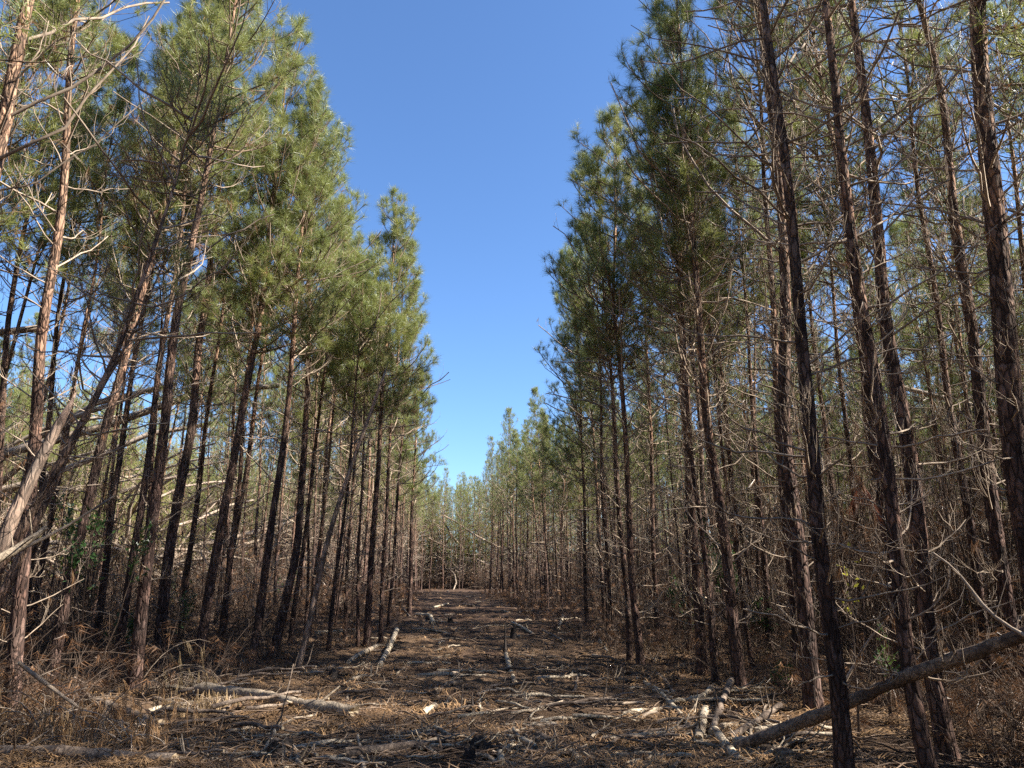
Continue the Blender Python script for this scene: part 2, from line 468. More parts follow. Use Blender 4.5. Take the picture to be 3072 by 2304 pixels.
# ------------------------------------------------------------------ pines one can tell apart: photo polyline, diameter, height, crown base
# (polyline in photo pixels from the base up, trunk diameter m, height m, crown start as a share of the height, label, options)
LT = dict(Lmax=1.75, side=(0.0, 0.22))
RT = dict(Lmax=1.6, side=(PI, 0.25), keep=.92, dead_n=(3, 5), dead_len=1.75, sec=7)
FEAT = [
    # left of the clearing
    ([(398, 2080), (436, 1800), (470, 1420), (525, 1000), (542, 904), (600, 603)], .165, 14.0, .60, 'pine with a bright sunlit stripe up the right side of its lower trunk', dict(LT)),
    ([(470, 2005), (501, 1723), (535, 1482), (574, 1290), (598, 1000), (620, 930), (662, 480)], .19, 14.6, .56, 'thick dark pine just right of the trunk with the sunlit stripe', dict(LT)),
    ([(598, 2000), (632, 1723), (670, 1530), (714, 1337), (767, 1000), (777, 964), (814, 663), (844, 362)], .17, 13.7, .44, 'tall pine left of the clearing whose full green crown bulges out into the sky', dict(LT, Lmax=2.1)),
    ([(752, 1990), (781, 1800), (810, 1627), (839, 1434), (882, 1000), (905, 700)], .15, 12.4, .46, 'dark straight pine whose crown makes the lower right shoulder of the left stand', dict(LT, Lmax=1.95)),
    ([(815, 1975), (855, 1800), (892, 1650), (916, 1337), (925, 1000)], .17, 12.0, .55, 'thick dark pine behind the pale leaning snag on the left', dict(LT)),
    ([(983, 1978), (1011, 1700), (1060, 1300), (1075, 1050)], .085, 9.0, .62, 'thin dark pine between the pale leaning snag and the lit trunks of the left edge', dict(LT, Lmax=1.0)),
    ([(1074, 1940), (1076, 1700), (1090, 1300)], .075, 9.0, .7, 'very thin straight pine left of the cluster where the banded pale log lies', dict(LT, Lmax=.9)),
    ([(1099, 1945), (1108, 1814), (1122, 1550), (1146, 1217), (1157, 1054), (1190, 640)], .15, 11.5, .46, 'dark pine at the head of the banded pale log, its crown alone against the sky', dict(LT, Lmax=1.65, side=None)),
    ([(1143, 1925), (1150, 1700), (1165, 1400), (1190, 1100)], .10, 10.6, .55, 'sunlit slim pine right beside the dark trunk at the head of the banded log', dict(LT, Lmax=1.1)),
    ([(1164, 1890), (1178, 1700), (1200, 1400), (1225, 1050)], .10, 10.2, .55, 'slim pine with a reddish dying crown at the clearing corner of the left stand', dict(LT, Lmax=1.1, brown=.3)),
    ([(1228, 1848), (1231, 1700), (1238, 1500), (1244, 1353), (1262, 1165)], .17, 9.6, .45, 'dark lone pine standing out in front of the left edge before the far trees', dict(LT, Lmax=1.7)),
    ([(1034, 1922), (1043, 1700), (1060, 1400)], .09, 9.6, .6, 'warm lit slender pine left of the very thin straight one', dict(LT, Lmax=1.0)),
    ([(278, 1996), (287, 1930), (319, 1700), (333, 1530), (371, 1289), (420, 1000), (470, 700)], .125, 13.5, .58, 'slim dark pine left of the trunk with the sunlit stripe', dict(LT)),
    ([(153, 2040), (207, 1723), (260, 1530), (313, 1289), (366, 1120), (420, 900)], .17, 13.8, .58, 'broad dark pine behind the leaning trunks at the left', dict(LT)),
    ([(40, 2120), (52, 1900), (87, 1434), (106, 1289), (130, 1000), (163, 800), (196, 422)], .16, 14.5, .60, 'sunlit pine trunk at the left margin behind the pale broken snag', dict(LT)),
    ([(-30, 2000), (0, 1300), (24, 964), (60, 753), (115, 494)], .14, 14.0, .6, 'tan trunk nearest the left border in the middle height', dict(LT)),
    ([(60, 1975), (120, 1500), (175, 964), (205, 723), (241, 482)], .13, 13.6, .6, 'slim orange lit pine right of the tan trunk at the left border', dict(LT)),
    ([(655, 1950), (700, 1650), (745, 1350), (800, 1000)], .12, 12.6, .55, 'slim pine showing between the two dark trunks below the bulging crown', dict(LT)),
    ([(540, 1930), (565, 1700), (600, 1420), (650, 1050)], .13, 13.5, .58, 'pine with its right flank lit, seen through the gap below the tallest left crowns', dict(LT)),
    ([(870, 1930), (900, 1700), (935, 1450), (975, 1100)], .11, 11.6, .55, 'slim pine right of the thick dark one behind the snag', dict(LT, Lmax=1.3)),
    ([(925, 1915), (950, 1700), (985, 1400), (1020, 1050)], .10, 11.2, .55, 'slender pine whose base hides behind the pale log in the left stand', dict(LT, Lmax=1.2)),
    # right of the clearing
    ([(1924, 2000), (1895, 1705), (1863, 1108), (1840, 903), (1845, 500)], .15, 11.8, .50, 'dark pine at the right edge whose pointed crown stands highest against the open sky', dict(RT, Lmax=1.75)),
    ([(1890, 1985), (1872, 1700), (1840, 1250), (1815, 900)], .125, 11.2, .52, 'dark twin trunk touching the left flank of the pine with the pointed crown', dict(RT)),
    ([(1760, 1882), (1754, 1597), (1743, 1217), (1722, 900)], .12, 12.6, .36, 'thin dark pine nearest the clearing in front of the brown thicket', dict(RT, Lmax=2.3, sec=8)),
    ([(1835, 1905), (1808, 1488), (1798, 1000), (1790, 800)], .12, 12.0, .50, 'thin dark pine between the clearing edge and the twin trunks', dict(RT)),
    ([(1970, 1930), (1958, 1500), (1944, 1108), (1930, 800)], .13, 11.8, .52, 'slim pine just behind the twin trunks on the right', dict(RT)),
    ([(2105, 2025), (2092, 1705), (2065, 1380), (2049, 1000), (2035, 500)], .18, 12.7, .50, 'thick fissured pine, left one of the two standing together behind the log pile', dict(RT, Lmax=1.7)),
    ([(2147, 2047), (2120, 1750), (2080, 1400), (2060, 1150)], .10, 10.8, .55, 'slim pine close against the right of the thick fissured trunk', dict(RT, Lmax=1.2)),
    ([(2225, 2068), (2195, 1868), (2163, 1542), (2119, 1217), (2098, 1000), (2070, 600)], .175, 13.2, .52, 'dark fissured pine with the top end of a mossy log against its foot', dict(RT)),
    ([(2265, 1925), (2230, 1600), (2200, 1488), (2163, 1108), (2130, 700)], .14, 13.5, .55, 'pine behind the green evergreen shrub', dict(RT)),
    ([(2444, 2137), (2412, 1868), (2380, 1542), (2353, 1271), (2358, 1000), (2339, 532), (2299, 200)], .205, 14.2, .68, 'thick dark fissured pine in the middle of the right stand', dict(RT, limb_az=[(5.2, 2.9, .6, 2.6), (6.0, 3.3, .7, 2.8)])),
    ([(2400, 2060), (2370, 1700), (2335, 1271), (2320, 1000), (2305, 665), (2270, 200)], .15, 14.0, .6, 'dark trunk half hidden behind the thick one in the middle of the right stand', dict(RT)),
    ([(2530, 2345), (2513, 1988), (2467, 1700), (2434, 1271), (2401, 1000), (2365, 600), (2319, 200)], .14, 13.6, .68, 'tan brown pine with a thin bright rim of sun, left of the yellow leaved sapling', dict(RT)),
    ([(2800, 2365), (2731, 1988), (2673, 1542), (2635, 1271), (2597, 1000), (2545, 566), (2505, 266), (2472, 0)], .125, 13.8, .68, 'slim pine standing in front of the leaning fallen trunk', dict(RT)),
    ([(2848, 2288), (2800, 1988), (2749, 1542), (2700, 1244), (2656, 1000), (2638, 666), (2598, 333), (2551, 0)], .165, 13.8, .68, 'deeply fissured pine standing right behind the leaning fallen trunk', dict(RT)),
    ([(2970, 2060), (2922, 1651), (2879, 1380), (2857, 1271), (2819, 1000), (2758, 566), (2705, 133)], .14, 14.0, .6, 'slim crooked pine left of the paired trunks at the right border', dict(RT)),
    ([(3100, 2150), (3031, 1868), (2977, 1542), (2944, 1271), (2917, 1000), (2878, 732), (2831, 333), (2758, 0)], .19, 14.5, .68, 'dark plated pine directly left of the biggest trunk', dict(RT)),
    ([(3205, 2330), (3130, 1868), (3058, 1380), (3017, 1065), (2978, 699), (2958, 333), (2938, 0)], .245, 15.0, .68, 'biggest pine, grey plated bark and a ring of limbs, at the right border',
     dict(RT, dead0=2.5, sides=22, step=.09, limb_az=[(5.05, .25, .75, 2.2), (5.0, 1.2, .6, 1.8), (5.05, 2.9, .55, 1.6), (5.1, 4.2, .6, 1.7), (5.0, 5.3, .5, 1.6)])),
    ([(3180, 2010), (3090, 1000), (3037, 466), (2991, 87)], .15, 14.5, .68, 'reddish trunk showing behind the biggest pine', dict(RT)),
    ([(2600, 1990), (2570, 1600), (2535, 1250), (2510, 1000), (2470, 600)], .12, 13.2, .58, 'slim pine behind the sapling with yellow leaves', dict(RT)),
    ([(2310, 1960), (2285, 1600), (2260, 1250), (2235, 900)], .13, 13.4, .55, 'slim pine between the evergreen shrub and the thick middle trunk', dict(RT)),
    ([(2690, 2010), (2650, 1600), (2600, 1250), (2570, 900)], .13, 13.6, .58, 'slim dark pine deep behind the trunk in front of the fallen log', dict(RT)),
]
occupied = []


def trunk_line(px, Ht):
    b = ground_pt(*px[0])
    P = [b] + [on_plane(u, v, b) for (u, v) in px[1:]]
    P = np.array(P)
    L = np.linalg.norm(np.diff(P, axis=0), axis=1)
    top = P[-1].copy()
    if top[2] - b[2] < Ht:
        d = unit(P[-1] - P[-2]); d[2] = max(d[2], 0.5)
        k = Ht - (top[2] - b[2])
        d2 = unit(d + np.array([0, 0, 0.6]))
        P = np.vstack([P, top + d * (0.4 * k / d[2]), ])
        k2 = Ht - (P[-1][2] - b[2])
        P = np.vstack([P, P[-1] + d2 * (k2 / d2[2])])
    else:
        z = P[:, 2] - b[2]
        i = int(np.argmax(z > Ht)); f = (Ht - z[i - 1]) / (z[i] - z[i - 1])
        P = np.vstack([P[:i], P[i - 1] + (P[i] - P[i - 1]) * f])
    return b, P - b


for (px, dia, Ht, zc, label, opt) in FEAT:
    b, P = trunk_line(px, Ht)
    g = np.random.default_rng(int(abs(px[0][0] * 7 + px[0][1])))
    root = tag(empty('pine_tree', b), label, 'pine tree', 'pines along the clearing')
    P[0, 2] -= 0.15
    T, K = pine(P, dia / 2 * (1.16 if b[0] < 0 else 1.04), g, zc=zc, **{**dict(tuft=46, nw=.0052, twigs=5, dead_len=1.55), **opt})
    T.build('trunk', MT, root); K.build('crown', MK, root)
    occupied.append((b[0], b[1]))

# the big sunlit pine whose foot is left of the picture
b = np.array([-8.1, 7.0, 0.0]); b[2] = gh(b[0], b[1])
q0, q1 = at_dist(0, 392, 10.2), at_dist(90, 0, 10.2)
b = np.array([q0[0] - (q1[0] - q0[0]) * q0[2] / (q1[2] - q0[2]) * .35, q0[1], 0.0]); b[2] = gh(b[0], b[1])
P = np.array([b, q0, q1, q1 + unit(q1 - q0) * 1.5 + np.array([0, 0, 4.5])]) - b
root = tag(empty('pine_tree', b), 'sunlit pine entering at the upper left corner with long pale bare limbs', 'pine tree', 'pines along the clearing')
T, K = pine(P, .14, np.random.default_rng(77), zc=.68, dead0=2.0, dead_len=1.4, tuft=26, dead_r=1.15, Lmax=2.0,
            limb_az=[(6.1, .25, .55, 3.0), (6.6, -.1, .5, 2.9), (7.2, .2, .6, 2.8), (7.9, .1, .75, 2.6), (8.4, .5, .8, 2.4)])
T.build('trunk', MT, root); K.build('crown', MK, root)
occupied.append((b[0], b[1]))

# leaning trunks at the left and a snag by the clearing
LEAN = [
    ([(-60, 1790), (0, 1641), (87, 1434), (178, 1270)], 7.6, .17, M['bark_pale'], 'leaning_snag', 'pale barkless broken trunk leaning steeply out of the left border', False, 'dead tree'),
    ([(-60, 1800), (63, 1603), (231, 1313), (338, 1096), (398, 904), (530, 542), (603, 259)], 8.6, .11, M['bark_lit'], 'leaning_pine', 'long pine leaning far to the right across the left stand with bare lit twigs', True, 'pine tree'),
    ([(40, 1720), (111, 1579), (183, 1424), (270, 1217), (400, 1000), (500, 760)], 9.3, .11, M['bark_lit'], 'leaning_pine', 'shorter leaning pine just right of the pale broken snag', True, 'pine tree'),
]
for (px, dist, dia, mat, nm, label, top, cat) in LEAN:
    Pw = np.array([at_dist(u, v, dist) for u, v in px])
    d = unit(Pw[0] - Pw[1]); k = (Pw[0][2] - 0.0) / max(-d[2], 0.2)
    Pw = np.vstack([Pw[0] + d * k, Pw]); b = Pw[0].copy(); b[2] = gh(b[0], b[1])
    root = tag(empty(nm, b), label, cat)
    T, K = pine(Pw - b, dia / 2, np.random.default_rng(int(px[1][1])), zc=.8 if top else .9, dead0=2.4 if top else 2.0, dead_len=1.5 if top else .5,
                keep=.7 if top else .25, twigs=4 if top else 2, top=top, Lmax=.9, tuft=18, brown=.2 if top else 0, dead_n=(3, 5))
    T.build('trunk', [mat, M['twig']], root)
    if K.v: K.build('crown', MK, root)
px = [(893, 2015), (963, 1700), (1000, 1570), (1087, 1304), (1146, 1136)]
b = ground_pt(*px[0]); P = np.array([b] + [on_plane(u, v, b) for u, v in px[1:]]) - b
root = tag(empty('leaning_snag', b), 'smooth grey leaning dead trunk between the dark pines left of the clearing', 'dead tree')
T, K = pine(P, .06, np.random.default_rng(3), top=False, keep=.35, dead_len=.6, twigs=3, zc=.95, brown=0, dead0=2)
T.build('trunk', [M['bark_pale'], M['twig']], root)
occupied.append((b[0], b[1]))
px = [(1515, 1790), (1535, 1740), (1556, 1680)]
b = ground_pt(*px[0]); P = np.array([b] + [on_plane(u, v, b) for u, v in px[1:]]) - b
root = tag(empty('leaning_snag', b), 'black burnt snag leaning before the brown thicket at the far right of the clearing', 'dead tree')
T, K = pine(P, .11, np.random.default_rng(4), top=False, keep=.1, dead_len=.4, twigs=0, zc=.9, brown=0)
T.build('trunk', [M['log_dark'], M['twig']], root)


# ------------------------------------------------------------------ the stand: one pine per planting spot
def xl(y): return np.interp(y, [0, 9, 14, 18, 30, 41, 85, 130], [-5.5, -5.6, -5.2, -4.6, -5.4, -6.9, -10.8, -10.8])
def xr(y): return np.interp(y, [0, 9, 12, 16, 28, 36, 48, 60, 85, 130], [4.6, 4.6, 3.9, 2.9, 2.2, 1.7, .5, -1.0, -4.3, -4.3])


spots = []
for sgn, edge in ((-1, xl), (1, xr)):
    for k in range(23):
        y = -30.0
        y += rng.uniform(0, 1.5)
        while y < (96 if sgn < 0 else 71):
            off = (1.0 if y < (34 if sgn < 0 else 20) else 0.2) + 2.05 * k
            x = float(edge(y)) + sgn * (off + rng.normal(0, 0.32))
            yy = y + rng.normal(0, 0.3)
            y += 1.75 if sgn < 0 else 1.6
            if sgn < 0 and 4 <= k < 9 and yy < 60: continue
            if sgn > 0 and k < 2 and 25.5 < yy < 32: continue
            if sgn > 0 and (k >= 1 or yy < 9) and min(abs(yy + .158 * (x + 2) - c) / w for c, w in ((9.9, .6), (16.0, 1.0), (25.5, .8), (36, .9), (49, 1.0))) < 1: continue
            if rng.random() < (0.08 if sgn < 0 else .09): continue
            spots.append((x, yy, (k >= 11 if sgn > 0 else k >= 9)))
for k in range(8):
    for x in np.arange(-6, 6, 2.0): spots.append((x + rng.normal(0, .3), -15 - 2 * k + rng.normal(0, .3), False))  # unseen rows closing the lane behind the camera, added to cut sky light
for k in range(11):
    x = -44.0
    while x < 30:
        xx, yy = x + rng.normal(0, .5), 86 + 2.1 * k + rng.normal(0, .5) + max(0, x + 3) * .55 + (3 if x < -8 else 0)
        x += 1.9
        if not (xx < xl(yy) - .5 and yy < 96) and True: spots.append((xx, yy, k > 3))
good = []
for (x, y, lowc) in spots:
    d = math.hypot(x, y)
    if d < 3.2: continue
    infr = y > 1 and abs(x) / y < 0.80
    if infr and d < (7.6 if x > 5.2 else 9.2 if x < -7 else 10.5): continue
    if min(math.hypot(x - a, y - c) for a, c in occupied) < 0.75: continue
    good.append((x, y, d, infr, lowc))
good.sort(key=lambda t: t[2])
vis = [t for t in good if t[3]]
NI = 300 - len(FEAT) - 1
near = vis[:NI]
rest = [t for t in good if t not in set(near)]

protos = []
for k in range(9):
    g = np.random.default_rng(100 + k)
    Ht = g.uniform(11.2, 13.2)
    z = np.linspace(0, Ht, 6)
    lean = g.normal(0, .02, 2); bow = g.normal(0, .22, 2)
    P = np.stack([lean[0] * z + bow[0] * np.sin(z / Ht * PI), lean[1] * z + bow[1] * np.sin(z / Ht * PI), z], -1)
    P[0, 2] = -.15
    T, K = pine(P, g.uniform(.04, .095), g, zc=g.uniform(.5, .66), Lmax=g.uniform(1.35, 1.8), sides=10, step=.3, tuft=30, nw=.0066, twigs=4, sec=6, keep=.4,
                dead_len=1.5, dead_r=1.15, brown=.05)
    protos.append((T.mesh('trunk', MT), K.mesh('crown', MK)))
low_crown = []
for k in range(4):
    g = np.random.default_rng(150 + k); Ht = g.uniform(10.2, 12.6); z = np.linspace(0, Ht, 5); bow = g.normal(0, .2, 2)
    P = np.stack([bow[0] * np.sin(z / Ht * PI), bow[1] * np.sin(z / Ht * PI), z], -1); P[0, 2] = -.15
    T, K = pine(P, g.uniform(.05, .085), g, zc=g.uniform(.18, .3), Lmax=g.uniform(2.0, 2.6), sides=8, step=.4, tuft=22, nw=.01, twigs=3, sec=7, keep=.5, dead_len=1.4, dead_r=1.5, brown=.08)
    low_crown.append((T.mesh('trunk', MT), K.mesh('crown', [M['needle_sunlit']] + MK[1:])))
for i, (x, y, d, _, _) in enumerate(near):
    left = x < -1.5
    if y > 84: lab, grp = 'pale green pine in the row that closes the far end of the clearing', 'pines closing the far end of the clearing'
    elif d > 34: lab, grp = (('slim pine far along the left edge of the clearing', 'far pines of the left stand') if left else ('slim pine far along the right edge of the clearing', 'far pines of the right stand'))
    else: lab, grp = (('slim pine standing deep inside the left stand behind the front trunks', 'pines inside the left stand') if left else ('slim pine standing deep inside the right stand behind the front trunks', 'pines inside the right stand'))
    root = tag(empty('pine_tree', (x, y, float(gh(x, y))), random.uniform(0, 6.28)), lab, 'pine tree', grp)
    s = random.uniform(.86, 1.08) * (.86 if x > -1.5 and 31 < y < 60 else 1); root.scale = (s, s, s * random.uniform(.94, 1.05))
    root.rotation_euler = (random.gauss(0, .028), random.gauss(0, .028), random.uniform(0, 6.28))
    tm, km = random.choice(low_crown if y > 80 else protos)
    for nm, me in (('trunk', tm), ('crown', km)):
        o = bpy.data.objects.new(nm, me); COL.objects.link(o); o.parent = root

# the rest of the wood, far off or behind: one mass
mass_src = []
for k in range(9):
    g = np.random.default_rng(200 + k)
    Ht = g.uniform(11.5, 13.2) * (1 if k < 6 else 1.1); z = np.linspace(0, Ht, 5); bow = g.normal(0, .2, 2)
    P = np.stack([bow[0] * np.sin(z / Ht * PI), bow[1] * np.sin(z / Ht * PI), z], -1); P[0, 2] = -.15
    T, K = pine(P, g.uniform(.055, .085), g, zc=g.uniform(.48, .6) if k < 6 else .07, Lmax=g.uniform(1.5, 1.9) * (1 if k < 6 else 1.25), sides=7, step=.6, tuft=11, nw=.011, nl=.19, twigs=3, sec=5, keep=.4,
                dead_len=1.4, dead_r=1.5, brown=.06, whorl=.55)
    J = MB()
    for src, off in ((T, 0), (K, 2)):
        base = J.n
        J.v += src.v; J.f += [(f + base, m + off, s) for f, m, s in src.f]; J.n += src.n
    mass_src.append(J.build('pine_tree_source', MT + ([M['needle_sunlit']] + MK[1:] if k >= 6 else MK), link=False))
me = bpy.data.meshes.new('pine_forest')
co = np.array([(x, y, float(gh(x, y))) for x, y, d, _, _ in rest], np.float32)
me.vertices.add(len(co)); me.vertices.foreach_set('co', co.ravel())
a = me.attributes.new('kind_of_pine', 'INT', 'POINT'); a.data.foreach_set('value', np.where([t[4] for t in rest], rng.integers(6, 9, len(co)), rng.integers(0, 6, len(co))).astype(np.int32))
a = me.attributes.new('turn', 'FLOAT', 'POINT'); a.data.foreach_set('value', rng.uniform(0, 6.28, len(co)).astype(np.float32))
a = me.attributes.new('size', 'FLOAT', 'POINT'); a.data.foreach_set('value', rng.uniform(.88, 1.1, len(co)).astype(np.float32))
fo = bpy.data.objects.new('pine_forest', me); COL.objects.link(fo)
tag(fo, 'mass of pines deeper in the wood behind all the single trunks', 'forest', None, 'stuff')
nt = bpy.data.node_groups.new('forest_points', 'GeometryNodeTree')
nt.interface.new_socket('Geometry', in_out='INPUT', socket_type='NodeSocketGeometry')
nt.interface.new_socket('Geometry', in_out='OUTPUT', socket_type='NodeSocketGeometry')
gi, go = nt.nodes.new('NodeGroupInput'), nt.nodes.new('NodeGroupOutput')
def attr(nm, ty):
    n = nt.nodes.new('GeometryNodeInputNamedAttribute'); n.data_type = ty; n.inputs[0].default_value = nm
    return n.outputs[0]
kk, tt, ss = attr('kind_of_pine', 'INT'), attr('turn', 'FLOAT'), attr('size', 'FLOAT')
cx = nt.nodes.new('ShaderNodeCombineXYZ'); nt.links.new(tt, cx.inputs[2])
jn = nt.nodes.new('GeometryNodeJoinGeometry')
for k, src in enumerate(mass_src):
    oi = nt.nodes.new('GeometryNodeObjectInfo'); oi.inputs[0].default_value = src; oi.inputs[1].default_value = True
    ip = nt.nodes.new('GeometryNodeInstanceOnPoints')
    eq = nt.nodes.new('FunctionNodeCompare'); eq.data_type = 'INT'; eq.operation = 'EQUAL'
    ins = [s for s in eq.inputs if s.type == 'INT']
    nt.links.new(kk, ins[0]); ins[1].default_value = k
    nt.links.new(gi.outputs[0], ip.inputs['Points']); nt.links.new(eq.outputs[0], ip.inputs['Selection'])
    nt.links.new(oi.outputs['Geometry'], ip.inputs['Instance']); nt.links.new(cx.outputs[0], ip.inputs['Rotation']); nt.links.new(ss, ip.inputs['Scale'])
    nt.links.new(ip.outputs[0], jn.inputs[0])
nt.links.new(jn.outputs[0], go.inputs[0])
md = fo.modifiers.new('forest', 'NODES'); md.node_group = nt

# ------------------------------------------------------------------ ground
def axis(lo, hi, dense_lo, dense_hi, fine, coarse_n):
    a = np.arange(dense_lo, dense_hi, fine)
    l = dense_lo - np.geomspace(fine, dense_lo - lo, coarse_n)[::-1]
    h = a[-1] + np.geomspace(fine, hi - a[-1], coarse_n)
    return np.concatenate([l, a, h])


ax_, ay_ = axis(-400, 400, -11, 11, .075, 45), axis(-200, 600, 4, 34, .085, 50)
X, Y = np.meshgrid(ax_, ay_)
Z = gh(X, Y)
fineamp = np.clip(1 - (Y - 30) / 20, 0, 1) * np.clip((Y - 2) / 2, 0, 1)
Z = Z + fineamp * (0.014 * np.sin(X * 13 + 3 * np.sin(Y * 5)) * np.sin(Y * 17 + 2 * np.sin(X * 7)) + rng.normal(0, .006, X.shape))
gm = MB()
ny, nx = X.shape
idx = np.arange(nx * ny).reshape(ny, nx)
gm.add(np.stack([X, Y, Z], -1).reshape(-1, 3), np.stack([idx[:-1, :-1], idx[:-1, 1:], idx[1:, 1:], idx[1:, :-1]], -1).reshape(-1, 4))
tag(gm.build('ground', [M['ground']]), 'brown forest floor of soil and fallen needles', 'ground', None, 'structure')


# ------------------------------------------------------------------ litter nobody could count
def scatter(n, vlo, vhi, ulo=-150, uhi=3222, power=1.0):
    """points on the ground, denser near the camera"""
    u = rng.uniform(ulo, uhi, n); v = vhi - (vhi - vlo) * rng.random(n) ** power
    x = (u - U0) / F; y = -(v - V0) / F
    d = np.stack([x, CP - y * SP, SP + y * CP], -1)
    p = d * (-CAMH / d[:, 2:3])
    p[:, 2] = gh(p[:, 0], p[:, 1])
    return p


p = scatter(15000, 1770, 2420)
patch = np.sin(p[:, 0] * 1.3 + np.sin(p[:, 1] * .9)) * np.sin(p[:, 1] * 1.1 + .5) + rng.normal(0, .45, len(p))
p = p[patch > .0]
dd = np.hypot(p[:, 0], p[:, 1])
az = rng.uniform(0, 2 * PI, len(p))
NB = 9
a2 = az[:, None] + rng.normal(0, .38, (len(p), NB)); e2 = rng.normal(.1, .16, (len(p), NB))
dirn = np.stack([np.cos(e2) * np.cos(a2), np.cos(e2) * np.sin(a2), np.sin(e2)], -1)
base = p[:, None, :] + rng.normal(0, .05, (len(p), NB, 3)) * np.array([1, 1, .25]) + np.array([0, 0, .012])
wd = (.0022 + .00035 * dd)[:, None, None]
sd = unit(np.cross(dirn, np.array([0, 0, 1.0]))) * wd
mid = base + dirn * .1 + np.array([0, 0, .012]); end = base + dirn * rng.uniform(.14, .24, (len(p), NB, 1)) - np.array([0, 0, .01])
V = np.stack([base - sd, base + sd, mid + sd, mid - sd, end], 2).reshape(-1, 3)
i5 = np.arange(len(V) // 5)[:, None] * 5
sm = MB(); sm.add(V, i5 + np.array([[0, 1, 2, 3]]), 0); sm.f.append((i5 + np.array([[3, 2, 4]]), 0, True))
tag(sm.build('pine_straw', [M['straw']]), 'brown pine needles lying in drifts over the forest floor', 'pine straw', None, 'stuff')

p = scatter(9000, 1750, 2420)
L = rng.uniform(.12, .7, len(p)) * rng.uniform(.5, 1, len(p))
az = np.where(rng.random(len(p)) < .5, rng.normal(0, .5, len(p)) + PI * rng.integers(0, 2, len(p)), rng.uniform(0, 2 * PI, len(p)))
P = sprays(p + np.array([0, 0, .015]), az, rng.normal(.05, .12, len(p)), L, rng, n=5, curl=-6, wob=.5)
P[:, :, 2] = np.maximum(P[:, :, 2], gh(P[:, :, 0], P[:, :, 1]) + .004)
dd = np.hypot(p[:, 0], p[:, 1])
tw = MB(); v, q = tubes(P, (rng.uniform(.0025, .009, len(p)) * (1 + dd * .012))[:, None] * np.linspace(1, .55, 5)[None], 4); tw.add(v, q)
tag(tw.build('twig_litter', [M['litter']]), 'fine broken twigs littering the forest floor', 'twigs', None, 'stuff')

# undergrowth: arching dead stems and brown sprays inside both stands
pos_, hh = [], []
for sgn, edge in ((-1, xl), (1, xr)):
    n = 900
    y = 5.5 + 45 * rng.random(n) ** 2.1
    off = rng.uniform(-.1, 1, n) ** 1 * (3 + y * .55)
    x = edge(y) + sgn * off
    ok = np.hypot(x, y) > (7.2 if sgn > 0 else 8.5)
    pos_.append(np.stack([x, y, gh(x, y)], -1)[ok]); hh.append((rng.uniform(.5, 1.5, n) * (1 + y / 55) * np.clip(.55 + off * .25, .5, 1.25))[ok])
n = 500
x = rng.uniform(-24, 14, n); y = rng.uniform(86, 92, n) + np.where(x < -4, 4, 0)
pos_.append(np.stack([x, y, gh(x, y)], -1)); hh.append(rng.uniform(1.5, 4, n))
pos_ = np.concatenate(pos_); hh = np.concatenate(hh)
NS = 7
tall = []
for sgn, edge in ((-1, xl), (1, xr)):
    n = 1050 if sgn > 0 else 260
    y = 12 + 55 * rng.random(n) ** 1.6
    x = edge(y) + sgn * (rng.uniform(.6, 1, n) * rng.uniform(.3, 1, n) * (4 + y * .5))
    tall.append(np.stack([x, y, gh(x, y)], -1))
tall = np.concatenate(tall)
st = np.repeat(pos_, NS, 0) + rng.normal(0, .12, (len(pos_) * NS, 3)) * np.array([1, 1, .1])
Ls = np.repeat(hh, NS) * rng.uniform(.5, 1.4, len(st))
dist = np.hypot(st[:, 0], st[:, 1])
P = sprays(st, rng.uniform(0, 2 * PI, len(st)), np.radians(rng.uniform(25, 88, len(st))), Ls, rng, n=7, curl=rng.uniform(-70, 10, len(st)), wob=.35)
P[:, :, 2] = np.maximum(P[:, :, 2], gh(P[:, :, 0], P[:, :, 1]) + .01)
ug = MB()
v, q = tubes(P, ((.003 + .0022 * Ls) * (1 + dist * .012))[:, None] * np.linspace(1, .4, 7)[None], 3); ug.add(v, q, 0)
P2, s2, l2 = children_of(P, Ls, 4, rng, .2, .95, lambda s, L: .12 + .35 * L * (1.1 - s), n=4, curl=-10)
d2 = np.repeat(dist, 4)
v, q = tubes(P2, ((.0022 + .002 * l2) * (1 + d2 * .015))[:, None] * np.linspace(1, .5, 4)[None], 3); ug.add(v, q, 0)
k = rng.random(len(P2)) < .3
v, q = needles(P2[k][:, -1], P2[k][:, -1] - P2[k][:, -2], 14, .17, .006, rng, lo=5, hi=45, droop=1.0); ug.add(v, q, 1, False)
k = (rng.random(len(P2)) < .3) & (d2 > 24)
v, q = needles(P2[k][:, -1], P2[k][:, -1] - P2[k][:, -2], 9, .2, .02, rng, lo=10, hi=80, droop=.4); ug.add(v, q, 1, False)
Lt_ = rng.uniform(1.8, 5.2, len(tall))
P = sprays(tall, rng.uniform(0, 6.28, len(tall)), np.radians(rng.uniform(74, 89, len(tall))), Lt_, rng, n=8, curl=rng.uniform(-14, 4, len(tall)), wob=.3)
v, q = tubes(P, (.004 + .0028 * Lt_)[:, None] * np.linspace(1, .35, 8)[None], 4); ug.add(v, q, 0)
P2, s2, l2 = children_of(P, Lt_, 11, rng, .15, .98, lambda s, L: .25 + .16 * L * (1.1 - s), n=5, curl=10, up=.2)
v, q = tubes(P2, (.003 + .003 * l2)[:, None] * np.linspace(1, .4, 5)[None], 3); ug.add(v, q, 0)
P3, s3, l3 = children_of(P2, l2, 2, rng, .3, .95, lambda s, L: .12 + .3 * L, n=3)
v, q = tubes(P3, np.full((len(P3), 1), .003) * np.linspace(1, .5, 3)[None], 3); ug.add(v, q, 0)
k = rng.random(len(P3)) < .34
